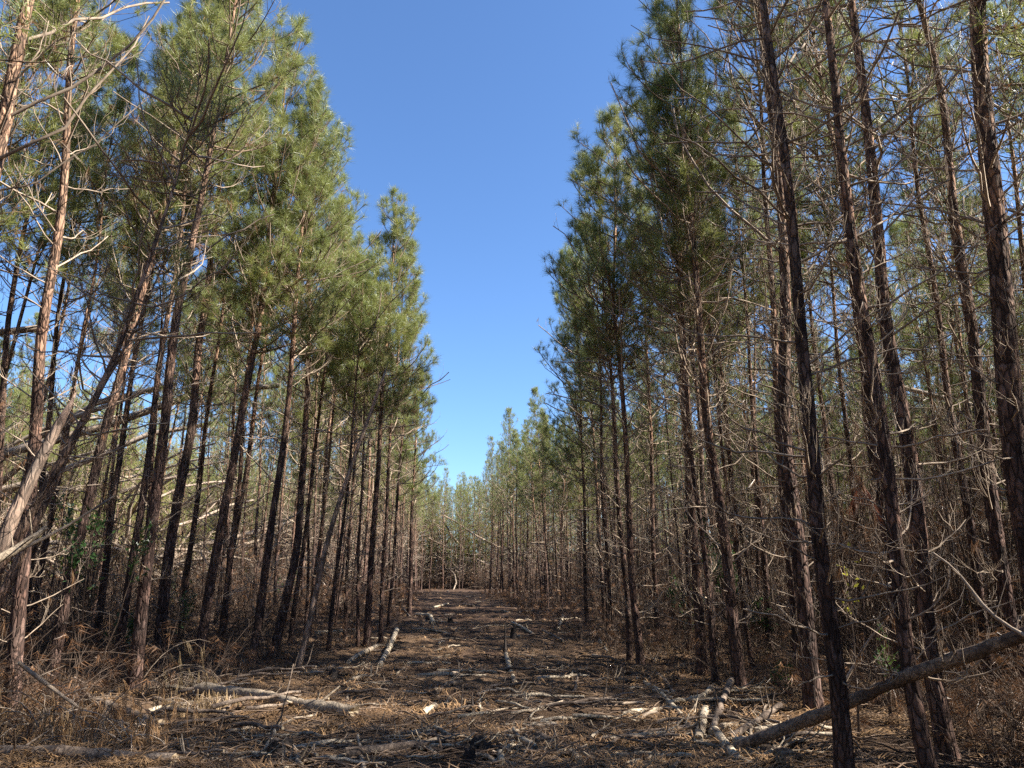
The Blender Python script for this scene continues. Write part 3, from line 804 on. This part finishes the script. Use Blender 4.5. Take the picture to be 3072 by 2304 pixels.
v, q = needles(P3[k][:, -1], P3[k][:, -1] - P3[k][:, -2], 12, .17, .008, rng, lo=5, hi=60, droop=.8); ug.add(v, q, 1, False)
tag(ug.build('undergrowth', [M['brush'], M['needle_dead']]), 'tangle of dead arching stems and brown sprays under the pines', 'undergrowth', None, 'stuff')


# ------------------------------------------------------------------ logs
def log(px, dia, mat, label, name='fallen_log', rise=None, taper=.8, stubs=2, sides=14, group=None, cat='log', cut=True, lift=0.0):
    """px: photo pixels of points lying on the ground along the log (rise: extra height of each point)"""
    g = np.random.default_rng(int(px[0][0] + px[0][1] * 3))
    r0 = dia / 2
    P = []
    for i, (u, v) in enumerate(px):
        h = 0 if rise is None else rise[i]
        # the point seen at (u, v) is the log's middle: intersect with the plane at its height
        d = ray(u, v); z = 0
        for _ in range(5):
            t = (z + r0 * .75 + h + lift - CAMH) / d[2]; q = d * t; z = float(gh(q[0], q[1]))
        P.append([q[0], q[1], z + r0 * .75 + h + lift])
    return log3(np.array(P), dia, mat, label, name, taper, stubs, sides, group, cat, g, cut)


def log3(P, dia, mat, label, name='fallen_log', taper=.8, stubs=2, sides=14, group=None, cat='log', g=None, cut=True):
    r0 = dia / 2
    S = np.concatenate([[0], np.cumsum(np.linalg.norm(np.diff(P, axis=0), axis=1))]); Lt = S[-1]
    n = max(int(Lt / .09), 8); s = np.linspace(0, Lt, n)
    C = np.stack([np.interp(s, S, P[:, k]) for k in range(3)], -1)
    for _ in range(3): C[1:-1] = (C[:-2] + C[1:-1] * 2 + C[2:]) / 4
    C[1:-1] += g.normal(0, r0 * .05, (n - 2, 3))
    c0 = C.mean(0)
    ax = unit(C[-1] - C[0])
    rad = r0 * (1 - (1 - taper) * s / Lt) * (1 + .07 * np.sin(s * 5 + g.uniform(0, 6)) + .05 * np.sin(s * 13 + g.uniform(0, 6)) + g.normal(0, .035, n))
    mb = MB()
    v, q = tubes((C - c0)[None], rad[None], sides, .09, g); mb.add(v, q, 0)
    for e, (ring, out) in enumerate(((v[:sides], C[0] - C[1]), (v[-sides:], C[-1] - C[-2]))):
        out = unit(out)
        jag = ring + out * g.uniform(0, r0 * (.25 if cut else 1.0), (sides, 1))
        mid_ = jag.mean(0, keepdims=True) - out * r0 * (.0 if cut else .3)
        tri = np.array([[i, (i + 1) % sides, sides] for i in range(sides)])
        quad = np.array([[i, (i + 1) % sides, sides + (i + 1) % sides, sides + i] for i in range(sides)])
        mb.add(np.vstack([ring, jag]), quad, 0); mb.add(np.vstack([jag, mid_]), tri, 1, False)
    for k in range(stubs):
        i = g.integers(2, n - 2)
        a = g.uniform(0, 2 * PI)
        w = unit(np.cross(ax, [0, 0, 1.0])); up = np.cross(w, ax)
        d = unit(w * math.cos(a) + up * abs(math.sin(a)) + ax * .5)
        l = g.uniform(.08, .3) + r0
        pp = np.linspace(0, 1, 4)[:, None] * d * l + C[i] - c0
        v, q = tubes(pp[None], (r0 * .22 * np.linspace(1, .5, 4))[None], 5); mb.add(v, q, 0)
    o = mb.build(name, [mat, M['cut']])
    o.location = c0
    return tag(o, label, cat, group)


GR = 'logs lying about the clearing'
pal, gry, tan, drk = M['log_pale'], M['log_grey'], M['log_tan'], M['log_dark']
log([(-60, 2262), (200, 2272), (520, 2282)], .13, gry, 'long grey log lying across the bottom left corner', group=GR, stubs=3)
log([(190, 2070), (330, 2120), (480, 2172)], .125, gry, 'grey log sloping down to the right among the dead brush at the left', group=GR)
log([(600, 2068), (760, 2085), (900, 2115), (1055, 2135)], .17, tan, 'thick tan log with a dark broken end left of the clearing centre', group=GR, stubs=3, cut=False)
log([(1190, 1895), (1172, 1930), (1140, 1982)], .13, pal, 'pale log with dark bands lying at the foot of the left edge pines', group=GR, stubs=1)
log([(1130, 1945), (1085, 1965), (1045, 1985)], .11, tan, 'tan log beside the pale banded one', group=GR, stubs=1)
log([(940, 2020), (985, 2005), (1003, 1990)], .08, gry, 'short grey log with an upturned end at the left edge', group=GR)
log([(1095, 1997), (1060, 2035), (1010, 2065)], .055, pal, 'thin crooked pale branch log left of the clearing', group=GR, stubs=3)
log([(1518, 1965), (1530, 2005), (1545, 2045)], .095, pal, 'bleached crooked log in the middle of the clearing below the pointed stump', group=GR, stubs=1, cut=False)
log([(1385, 2035), (1350, 2050), (1312, 2068)], .07, gry, 'grey brown stick log in the clearing left of the bleached crooked one', group=GR, stubs=1)
log([(1305, 2118), (1270, 2138)], .085, pal, 'short chunk of pale wood in the centre foreground', group=GR, stubs=0)
log([(1240, 1985), (1190, 2030)], .05, tan, 'thin tan pole in the left middle of the clearing', group=GR, stubs=1)
log([(1535, 1866), (1565, 1880), (1605, 1902)], .09, pal, 'sunlit log pointing down right in the far middle of the clearing', group=GR, stubs=1)
log([(1630, 1893), (1660, 1905), (1690, 1925)], .085, gry, 'curved grey log right of the sunlit far log', group=GR, stubs=1)
log([(1690, 1845), (1680, 1870), (1675, 1885)], .12, pal, 'short bright log end on to the viewer at the far right of the clearing', group=GR, stubs=0)
log([(1750, 1915), (1800, 1893), (1870, 1868)], .08, gry, 'grey log slanting up behind the thin right edge pine', group=GR, stubs=1)
log([(1798, 1925), (1825, 1960)], .075, pal, 'small pale log at the foot of the twin trunks', group=GR, stubs=0)
log([(1912, 2027), (1975, 2070), (2045, 2140)], .075, pal, 'pale slanting log left of the log pile on the right', group=GR, stubs=2)
log([(1972, 2012), (1998, 2045), (2022, 2075)], .07, gry, 'short grey log lying beyond the pale slanting one', group=GR, stubs=1)
log([(2140, 2055), (2110, 2080), (2075, 2105)], .09, pal, 'mossy yellowish log piece at the top of the log pile', group=GR, stubs=1)
log([(2115, 2120), (2110, 2160), (2095, 2215)], .105, pal, 'pale yellow mossy log pointing at the viewer in the log pile', group=GR, stubs=1, cut=False)
log([(2195, 2042), (2160, 2120), (2135, 2195)], .085, gry, 'dark bark log reaching from the pile to the foot of a pine', group=GR, rise=[.12, .06, .0], stubs=2)
log([(2145, 2190), (2180, 2245), (2215, 2280), (2310, 2330)], .095, pal, 'greenish bent log running out of the bottom of the picture at the right', group=GR, stubs=1)
log([(2060, 2165), (2075, 2180), (2040, 2188), (1915, 2198)], .065, gry, 'bent grey log whose knobby end points back at the pile', group=GR, stubs=1)
log([(2190, 2210), (2260, 2165), (2340, 2115)], .07, gry, 'slim grey pole beside the foot of the leaning fallen trunk', group=GR, rise=[.0, .05, .15], stubs=2)
log([(2165, 2180), (2240, 2172)], .075, tan, 'short tan log half hidden behind the log pile', group=GR, stubs=0)
log([(2290, 2250), (2375, 2265)], .1, gry, 'hollow grey green log with an open dark end under the fallen trunk', group=GR, stubs=0)
log([(1615, 2210), (1660, 2230), (1710, 2250)], .085, gry, 'smooth grey log in the bottom centre right', group=GR, stubs=0)
log([(1800, 2225), (1855, 2195)], .05, pal, 'pale split stick pointing up right near the bottom', group=GR, stubs=0)
log([(1040, 2262), (1150, 2250), (1270, 2232)], .09, gry, 'long smooth grey log half sunk in needles at the bottom centre', group=GR, stubs=1)
log([(1500, 2258), (1506, 2292)], .065, pal, 'short upright pale billet at the bottom centre', group=GR, stubs=0)
log([(1712, 2275), (1745, 2290)], .075, tan, 'brown butt of a log at the bottom right of centre', group=GR, stubs=0)
log([(1930, 2300), (1975, 2285), (2025, 2270)], .06, drk, 'dark log along the bottom right', group=GR, stubs=0)
log([(950, 1900), (1010, 1893), (1095, 1888)], .11, pal, 'pale log lying behind the trunks of the left edge', group=GR, stubs=1)
log([(1300, 1822), (1345, 1812)], .1, pal, 'sunlit log across the far part of the clearing', group=GR, stubs=0)
log([(1390, 1818), (1420, 1816)], .12, gry, 'grey log in the far middle of the clearing', group=GR, stubs=0)
log([(1250, 1845), (1290, 1850), (1300, 1862)], .16, pal, 'bleached root end at the far left of the clearing', group=GR, stubs=3, cut=False)
log([(1180, 1810), (1205, 1820), (1230, 1850)], .09, gry, 'crooked grey limb by the lone pine', group=GR, stubs=3, rise=[.3, .1, 0])
log([(1555, 1838), (1600, 1834), (1660, 1840)], .1, gry, 'grey log lying level at the far right of the clearing', group=GR, stubs=2)
log([(1515, 1787), (1550, 1776), (1600, 1775)], .13, pal, 'pale log below the burnt snag', group=GR, stubs=1)
# the fallen trunk that leans on the right stand
A = ground_pt(2185, 2255) + np.array([0, 0, .06])
P = np.array([A, at_dist(2450, 2150, 7.15), at_dist(2610, 2080, 6.95), at_dist(2745, 2018, 6.72), at_dist(2900, 1965, 6.5), at_dist(3072, 1905, 6.3), at_dist(3300, 1800, 6.0)])
log3(P, .105, M['log_brown'], 'long fallen trunk leaning up to the right border across the foreground pines', 'leaning_log', .85, 9, 16, None, 'log', np.random.default_rng(9))
# thin leaning poles and broken limbs at the left
for (px, dist, dia, label) in [
        ([(0, 1675), (70, 1635), (132, 1588)], 7.0, .07, 'sunlit broken limb sticking out of the left border below the snag'),
        ([(60, 1650), (200, 1580), (340, 1490)], 8.3, .035, 'thin grey pole slanting up right behind the sunlit broken limb'),
        ([(60, 1990), (115, 2035), (240, 2125)], 8.6, .045, 'pale bent pole hanging over the dead brush at the left'),
        ([(2500, 2110), (2560, 2000), (2600, 1920), (2650, 1870)], 8.0, .032, 'pale thin branch slanting up before the tan brown pine'),
        ([(3090, 1915), (3000, 1870), (2950, 1845), (2880, 1700), (2800, 1660)], 6.2, .03, 'grey arching dead branch over the fallen trunk at the right border')]:
    log3(np.array([at_dist(u, v, dist) for u, v in px]), dia, M['twig'] if dia < .06 else tan, label, 'broken_limb', .6, 4, 8, 'limbs caught on the undergrowth', 'branch', np.random.default_rng(int(px[1][0])), False)


# ------------------------------------------------------------------ stumps
def stump(u, v, dia, h, mat, label, spike=.0):
    b = ground_pt(u, v); g = np.random.default_rng(int(u))
    n = 7; z = np.linspace(-.08, h, n); sides = 14
    a = np.arange(sides) * 2 * PI / sides
    rr = dia / 2 * (1 + .7 * np.exp(-np.clip(z, 0, 9) / .08))[:, None] * (1 + g.normal(0, .07, (n, sides)))
    if spike: rr *= np.linspace(1, .25, n)[:, None]
    V = np.stack([rr * np.cos(a), rr * np.sin(a), np.broadcast_to(z[:, None], rr.shape)], -1).copy()
    V[-1, :, 2] += g.uniform(-.3, .35, sides) * dia * (1 if not spike else .5)
    mb = MB(); ii = np.arange(n * sides).reshape(n, sides); rl = np.roll(ii, -1, 1)
    mb.add(V.reshape(-1, 3), np.stack([ii[:-1], rl[:-1], rl[1:], ii[1:]], -1).reshape(-1, 4), 0)
    mb.add(np.vstack([V[-1], [[0, 0, V[-1, :, 2].mean() - .03]]]), np.array([[i, (i + 1) % sides, sides] for i in range(sides)]), 1, False)
    o = mb.build('tree_stump', [mat, mat if mat is drk else M['cut']]); o.location = b
    return tag(o, label, 'stump', 'stumps left in the clearing')


stump(1515, 1962, .07, .62, drk, 'dark pointed stump standing upright in the middle of the clearing', .62)
stump(1440, 2245, .16, .08, drk, 'larger charred black stump at the bottom centre', 0)
stump(1385, 2245, .1, .07, drk, 'low charred stub left of the larger black stump', 0)
stump(1408, 2290, .08, .12, drk, 'small charred peg at the very bottom centre', 0)
stump(1416, 2135, .055, .18, drk, 'thin dark stub in the middle foreground', .2)
stump(1297, 2090, .09, .09, drk, 'dark stub beside the grey brown stick log', 0)
stump(840, 2255, .15, .06, drk, 'blackened stump in the left foreground', 0)
stump(1625, 1830, .14, .4, gry, 'grey stump far away at the right of the clearing', 0)
stump(1540, 1915, .12, .2, drk, 'black stub just right of the pointed stump', 0)
stump(1350, 1872, .14, .14, drk, 'low dark stump in the far middle of the clearing', 0)
stump(1000, 2038, .12, .1, drk, 'dark stub next to the thin crooked pale branch log', 0)

# ------------------------------------------------------------------ loose sticks, each one an object
kinds = []
for k in range(14):
    g = np.random.default_rng(300 + k)
    Ln = g.uniform(.3, 1.3); r = g.uniform(.011, .03) * (1 if k % 3 else 1.35)
    P = sprays(np.array([[-Ln / 2, 0, 0.0]]), np.array([0.0]), np.array([g.uniform(-.02, .1)]), np.array([Ln]), g, n=9, curl=-5, wob=.4)
    mb = MB(); v, q = tubes(P, (r * np.linspace(1, .6, 9))[None], 7, .08, g); mb.add(v, q, 0)
    for e, rg in ((0, v[:7]), (1, v[-7:])):
        mb.add(np.vstack([rg, rg.mean(0, keepdims=True)]), np.array([[i, (i + 1) % 7, 7] for i in range(7)]), 1, False)
    if k % 2:
        P2, s2, l2 = children_of(P, np.array([Ln]), 3, g, .2, .9, lambda s, L: .1 + .25 * L, n=4)
        v, q = tubes(P2, (r * .45 * np.linspace(1, .5, 4))[None].repeat(len(P2), 0), 5); mb.add(v, q, 0)
    mt = [M['log_pale'], M['twig'], M['log_grey'], M['log_tan'], M['log_pale']][k % 5]
    lab = ['bleached broken stick lying loose on the needle litter', 'thin bare twiggy branch lying on the needle litter', 'dark weathered stick lying on the needle litter',
           'tan bark covered stick lying on the needle litter', 'bleached broken stick lying loose on the needle litter'][k % 5]
    kinds.append((mb.mesh('broken_stick', [mt, M['cut']]), lab, r))
p = scatter(620, 1772, 2310, 500, 2400, 1.15)
cnt = 0
for (x, y, z) in p:
    if not (xl(y) + .1 < x < xr(y) - .1) or cnt >= 290: continue
    me, lab, r = kinds[rng.integers(0, len(kinds))]
    o = bpy.data.objects.new('broken_stick', me); COL.objects.link(o)
    o.location = (x, y, z + r * .8)
    s = rng.uniform(.4, .95) * (1 + y / 38); o.scale = (s, s, s)
    o.rotation_euler = (rng.uniform(0, 6.28) * 0, rng.normal(0, .05), rng.choice([rng.normal(0, .45), rng.uniform(0, PI)]))
    tag(o, lab, 'stick', 'broken sticks strewn over the clearing'); cnt += 1


# ------------------------------------------------------------------ dead brush with hanging needles, shrubs, saplings
def brush(b, n, L, g, el=(20, 75), curl=(-95, -40), tuft=16, drop=.26, mat='straw_pale', sub=5, az=None, r=.006):
    st = np.repeat(b[None], n, 0) + g.normal(0, .08, (n, 3)) * np.array([1, 1, .1])
    Ls = L * g.uniform(.6, 1.15, n)
    a = g.uniform(0, 2 * PI, n) if az is None else g.normal(az, .5, n)
    P = sprays(st, a, np.radians(g.uniform(*el, n)), Ls, g, n=8, curl=g.uniform(*curl, n), wob=.2)
    P[:, :, 2] = np.maximum(P[:, :, 2], gh(P[:, :, 0], P[:, :, 1]) + .02)
    S = MB(); v, q = tubes(P, (r * np.linspace(1.3, .5, 8))[None].repeat(n, 0), 5); S.add(v, q, 0)
    P2, s2, l2 = children_of(P, Ls, sub, g, .3, .98, lambda s, L: .08 + .18 * L, n=4, curl=-50, up=-.1)
    P2[:, :, 2] = np.maximum(P2[:, :, 2], gh(P2[:, :, 0], P2[:, :, 1]) + .02)
    v, q = tubes(P2, (r * .5 * np.linspace(1, .5, 4))[None].repeat(len(P2), 0), 3); S.add(v, q, 0)
    Nn = MB(); d = P2[:, -1] - P2[:, -2]; d[:, 2] -= .05
    v, q = needles(P2[:, -1], d, tuft, drop, .004, g, shoot=.12, lo=5, hi=40, droop=1.6); Nn.add(v, q, 0, False)
    return S, Nn, M[mat]


BR = [
    ((440, 2105), 7, 1.25, (40, 75), (-130, -80), 'arching dead branch hung with pale drooping needles at the left', 'straw_pale', .3),
    ((590, 2135), 16, .5, (20, 70), (-110, -50), 'small heap of golden dry brush glowing in the sun', 'straw_pale', None),
    ((120, 2215), 14, 1.0, (40, 80), (-120, -60), 'mound of dull drooping dead needles at the bottom left', 'straw', None),
    ((270, 2215), 14, 1.0, (40, 80), (-120, -60), 'second mound of dull drooping needles right of the first', 'straw', None),
    ((380, 2225), 9, .7, (30, 75), (-120, -60), 'ragged dead brush right of the drooping mounds', 'straw', None),
    ((690, 2120), 7, .45, (30, 70), (-120, -60), 'tuft of dry drooping needles near the tan log', 'straw_pale', None),
    ((1960, 1985), 5, .5, (30, 80), (-60, -10), 'wispy dry weed behind the short grey log', 'straw', None),
    ((210, 1830), 9, 1.5, (50, 85), (-110, -60), 'tan clump of hanging dead needles between the left trunks', 'straw_pale', None),
]
for (px, n, L, el, cu, label, mt, az) in BR:
    b = ground_pt(*px)
    S, Nn, mm = brush(np.zeros(3) + b, n, L, np.random.default_rng(px[0]), el, cu, mat=mt, az=az)
    root = tag(empty('dead_brush', b), label, 'dead brush', 'heaps of dead brush')
    for mb_, nm, m_ in ((S, 'stem', M['twig']), (Nn, 'needles', mm)):
        mb_.v = [v - b.astype(np.float32) for v in mb_.v]
        mb_.build(nm, [m_], root)


def shrub(b, hgt, rad, n, label, mat, leaf=.05, nleaf=9, name='evergreen_shrub', cat='shrub', zmin=.2, seed=1, nstem=4):
    g = np.random.default_rng(seed)
    root = tag(empty(name, b), label, cat)
    P = sprays(np.zeros((nstem, 3)) + g.normal(0, .03, (nstem, 3)) * [1, 1, 0], g.uniform(0, 6.28, nstem), np.radians(g.uniform(70, 88, nstem)), hgt * g.uniform(.75, 1, nstem), g, n=8, curl=-6, wob=.3)
    S = MB(); v, q = tubes(P, (.014 * np.linspace(1, .3, 8))[None].repeat(nstem, 0), 5); S.add(v, q)
    P2, s2, l2 = children_of(P, np.full(nstem, rad * 1.6), n // nstem, g, zmin, .99, lambda s, L: .15 + .5 * L * (1.1 - s), n=5, curl=10, spread=(20, 120))
    v, q = tubes(P2, (.005 * np.linspace(1, .4, 5))[None].repeat(len(P2), 0), 3); S.add(v, q)
    S.build('stem', [M['brush']], root)
    p, t = along(P2, g.uniform(.25, 1, (len(P2), nleaf)))
    p = p.reshape(-1, 3); t = unit(t.reshape(-1, 3) + g.normal(0, .8, (len(p), 3)))
    s = unit(np.cross(t, g.normal(size=t.shape))); L = leaf * g.uniform(.7, 1.3, (len(p), 1))
    V = np.stack([p, p + t * L * .5 + s * L * .22, p + t * L, p + t * L * .5 - s * L * .22], 1).reshape(-1, 3)
    mb = MB(); mb.add(V, np.arange(len(V)).reshape(-1, 4), 0, False); mb.build('foliage', [mat], root)
    return root


def foot(u, v, dist):
    p = at_dist(u, v, dist); p[2] = gh(p[0], p[1]); return p


shrub(foot(2205, 1700, 14.5), 2.9, .8, 90, 'dark green broadleaf evergreen shrub among the right trunks', M['leaf'], .07, 12, zmin=.45, seed=2)
shrub(foot(300, 1700, 12.0), 2.8, .9, 60, 'dark green evergreen shrub with a reaching spray among the left trunks', M['leaf'], .07, 11, zmin=.6, seed=3)
shrub(foot(2060, 1900, 17), 1.6, .4, 30, 'small dim evergreen shrub behind the thick fissured pair of trunks', M['leaf'], .06, 8, seed=5)
shrub(foot(2640, 1880, 9.5), 1.0, .25, 24, 'low green seedling at the foot of the dark right trunks', M['leaf'], .05, 8, 'seedling', 'seedling', seed=6, nstem=2)
shrub(foot(2550, 1900, 8.6), 2.5, .5, 16, 'thin bare sapling with a few bright yellow leaves', M['leaf_yellow'], .06, 2, 'yellow_sapling', 'sapling', .45, 8, 1)
shrub(foot(2365, 2030, 10.5), .45, .25, 20, 'little sunlit plant with pale leaves beside the thick middle trunk', M['leaf'], .05, 7, 'seedling', 'seedling', seed=9, nstem=3)
for i, (x, y, h) in enumerate([(-7.5, 17, 1.2), (-9.5, 21, 1.8), (-6.8, 13.2, .9), (-11, 19, 1.5), (-8, 26, 2.0), (5.2, 15.5, 1.3), (7.5, 18, 1.8), (4.6, 20, 1.4), (8.5, 13.5, 1.2), (6, 25, 2.0)]):
    shrub(np.array([x, y, float(gh(x, y))]), h, .5, 36, 'low green shrub in the shade deep inside the %s stand' % ('left' if x < 0 else 'right'), M['leaf'], .075, 8, seed=40 + i)['group'] = 'low shrubs in the %s stand' % ('left' if x < 0 else 'right')
# a grassy tuft and a hanging rust coloured needle clump
b = ground_pt(2275, 1990); g = np.random.default_rng(12)
root = tag(empty('grass_tuft', b), 'tuft of arching dry grass between the two right trunks', 'grass tuft')
P = sprays(g.normal(0, .04, (46, 3)) * [1, 1, 0], g.uniform(0, 6.28, 46), np.radians(g.uniform(35, 80, 46)), g.uniform(.35, .65, 46), g, n=6, curl=-75, wob=.1)
mb = MB(); v, q = tubes(P, (.005 * np.linspace(1, .3, 6))[None].repeat(46, 0), 3); mb.add(v, q); mb.build('blade', [M['straw_pale']], root)
b = at_dist(2575, 1440, 8.9); g = np.random.default_rng(13)
root = tag(empty('needle_clump', b), 'rust red clump of dead needles hanging from a twig above the yellow leaves', 'needle clump')
P = sprays(np.zeros((5, 3)), g.uniform(0, 6.28, 5), np.radians(g.uniform(-85, -50, 5)), g.uniform(.2, .5, 5), g, n=5, curl=-10)
mb = MB(); v, q = tubes(np.concatenate([P, np.linspace([-.5, .1, .25], [0, 0, 0], 5)[None]]), np.full((6, 5), .004), 4); mb.add(v, q); mb.build('twig', [M['twig']], root)
mb = MB(); tp, td = along(P, np.linspace(.1, 1, 6)[None].repeat(5, 0)); tp, td = tp.reshape(-1, 3), td.reshape(-1, 3)
v, q = needles(tp, td, 14, .2, .004, g, lo=10, hi=50, droop=1.2); mb.add(v, q, 0, False)
mb.build('needles', [mat_leaf('rust_needle', (.22, .08, .04), (.34, .14, .08), (.3, .1, .05))], root)

# ------------------------------------------------------------------ sun, sky, camera
SUN_EL, SUN_AZ = math.radians(38), math.radians(99)      # azimuth clockwise from +Y
sd = Vector((math.sin(SUN_AZ) * math.cos(SUN_EL), math.cos(SUN_AZ) * math.cos(SUN_EL), math.sin(SUN_EL)))
ld = bpy.data.lights.new('sun', 'SUN'); ld.energy = 5.0; ld.angle = math.radians(.53); ld.color = (1.0, .93, .82)
lo = bpy.data.objects.new('sun', ld); COL.objects.link(lo)
lo.rotation_euler = sd.to_track_quat('Z', 'Y').to_euler(); lo.location = (20, 0, 30)
w = bpy.data.worlds.new('World'); sc.world = w; w.use_nodes = True
nt = w.node_tree; nt.nodes.clear()
sky = nt.nodes.new('ShaderNodeTexSky'); sky.sky_type = 'NISHITA'; sky.sun_disc = False
sky.sun_elevation = SUN_EL; sky.sun_rotation = SUN_AZ
sky.air_density = 1.0; sky.dust_density = 0.4; sky.ozone_density = 8.5
bg = nt.nodes.new('ShaderNodeBackground'); bg.inputs[1].default_value = .08
wo = nt.nodes.new('ShaderNodeOutputWorld')
nt.links.new(sky.outputs[0], bg.inputs[0]); nt.links.new(bg.outputs[0], wo.inputs[0])

cd = bpy.data.cameras.new('camera'); cd.sensor_width = 36; cd.lens = 36 * F / 3072; cd.clip_end = 2000; cd.clip_start = .05
co_ = bpy.data.objects.new('camera', cd); COL.objects.link(co_)
co_.location = (0, 0, CAMH); co_.rotation_euler = (PI / 2 + PITCH, 0, 0)
sc.camera = co_
vs = sc.view_settings
vs.view_transform = 'Standard'; vs.look = 'None'; vs.exposure = 1.78; vs.gamma = 1.0
cy = sc.cycles
cy.max_bounces = 5; cy.diffuse_bounces = 3; cy.glossy_bounces = 2; cy.transmission_bounces = 2; cy.transparent_max_bounces = 4
cy.caustics_reflective = False; cy.caustics_refractive = False
cy.use_denoising = False
cy.denoiser = 'OPENIMAGEDENOISE'
cy.denoising_input_passes = 'RGB_ALBEDO_NORMAL'
cy.denoising_prefilter = 'ACCURATE'
cy.volume_bounces = 0
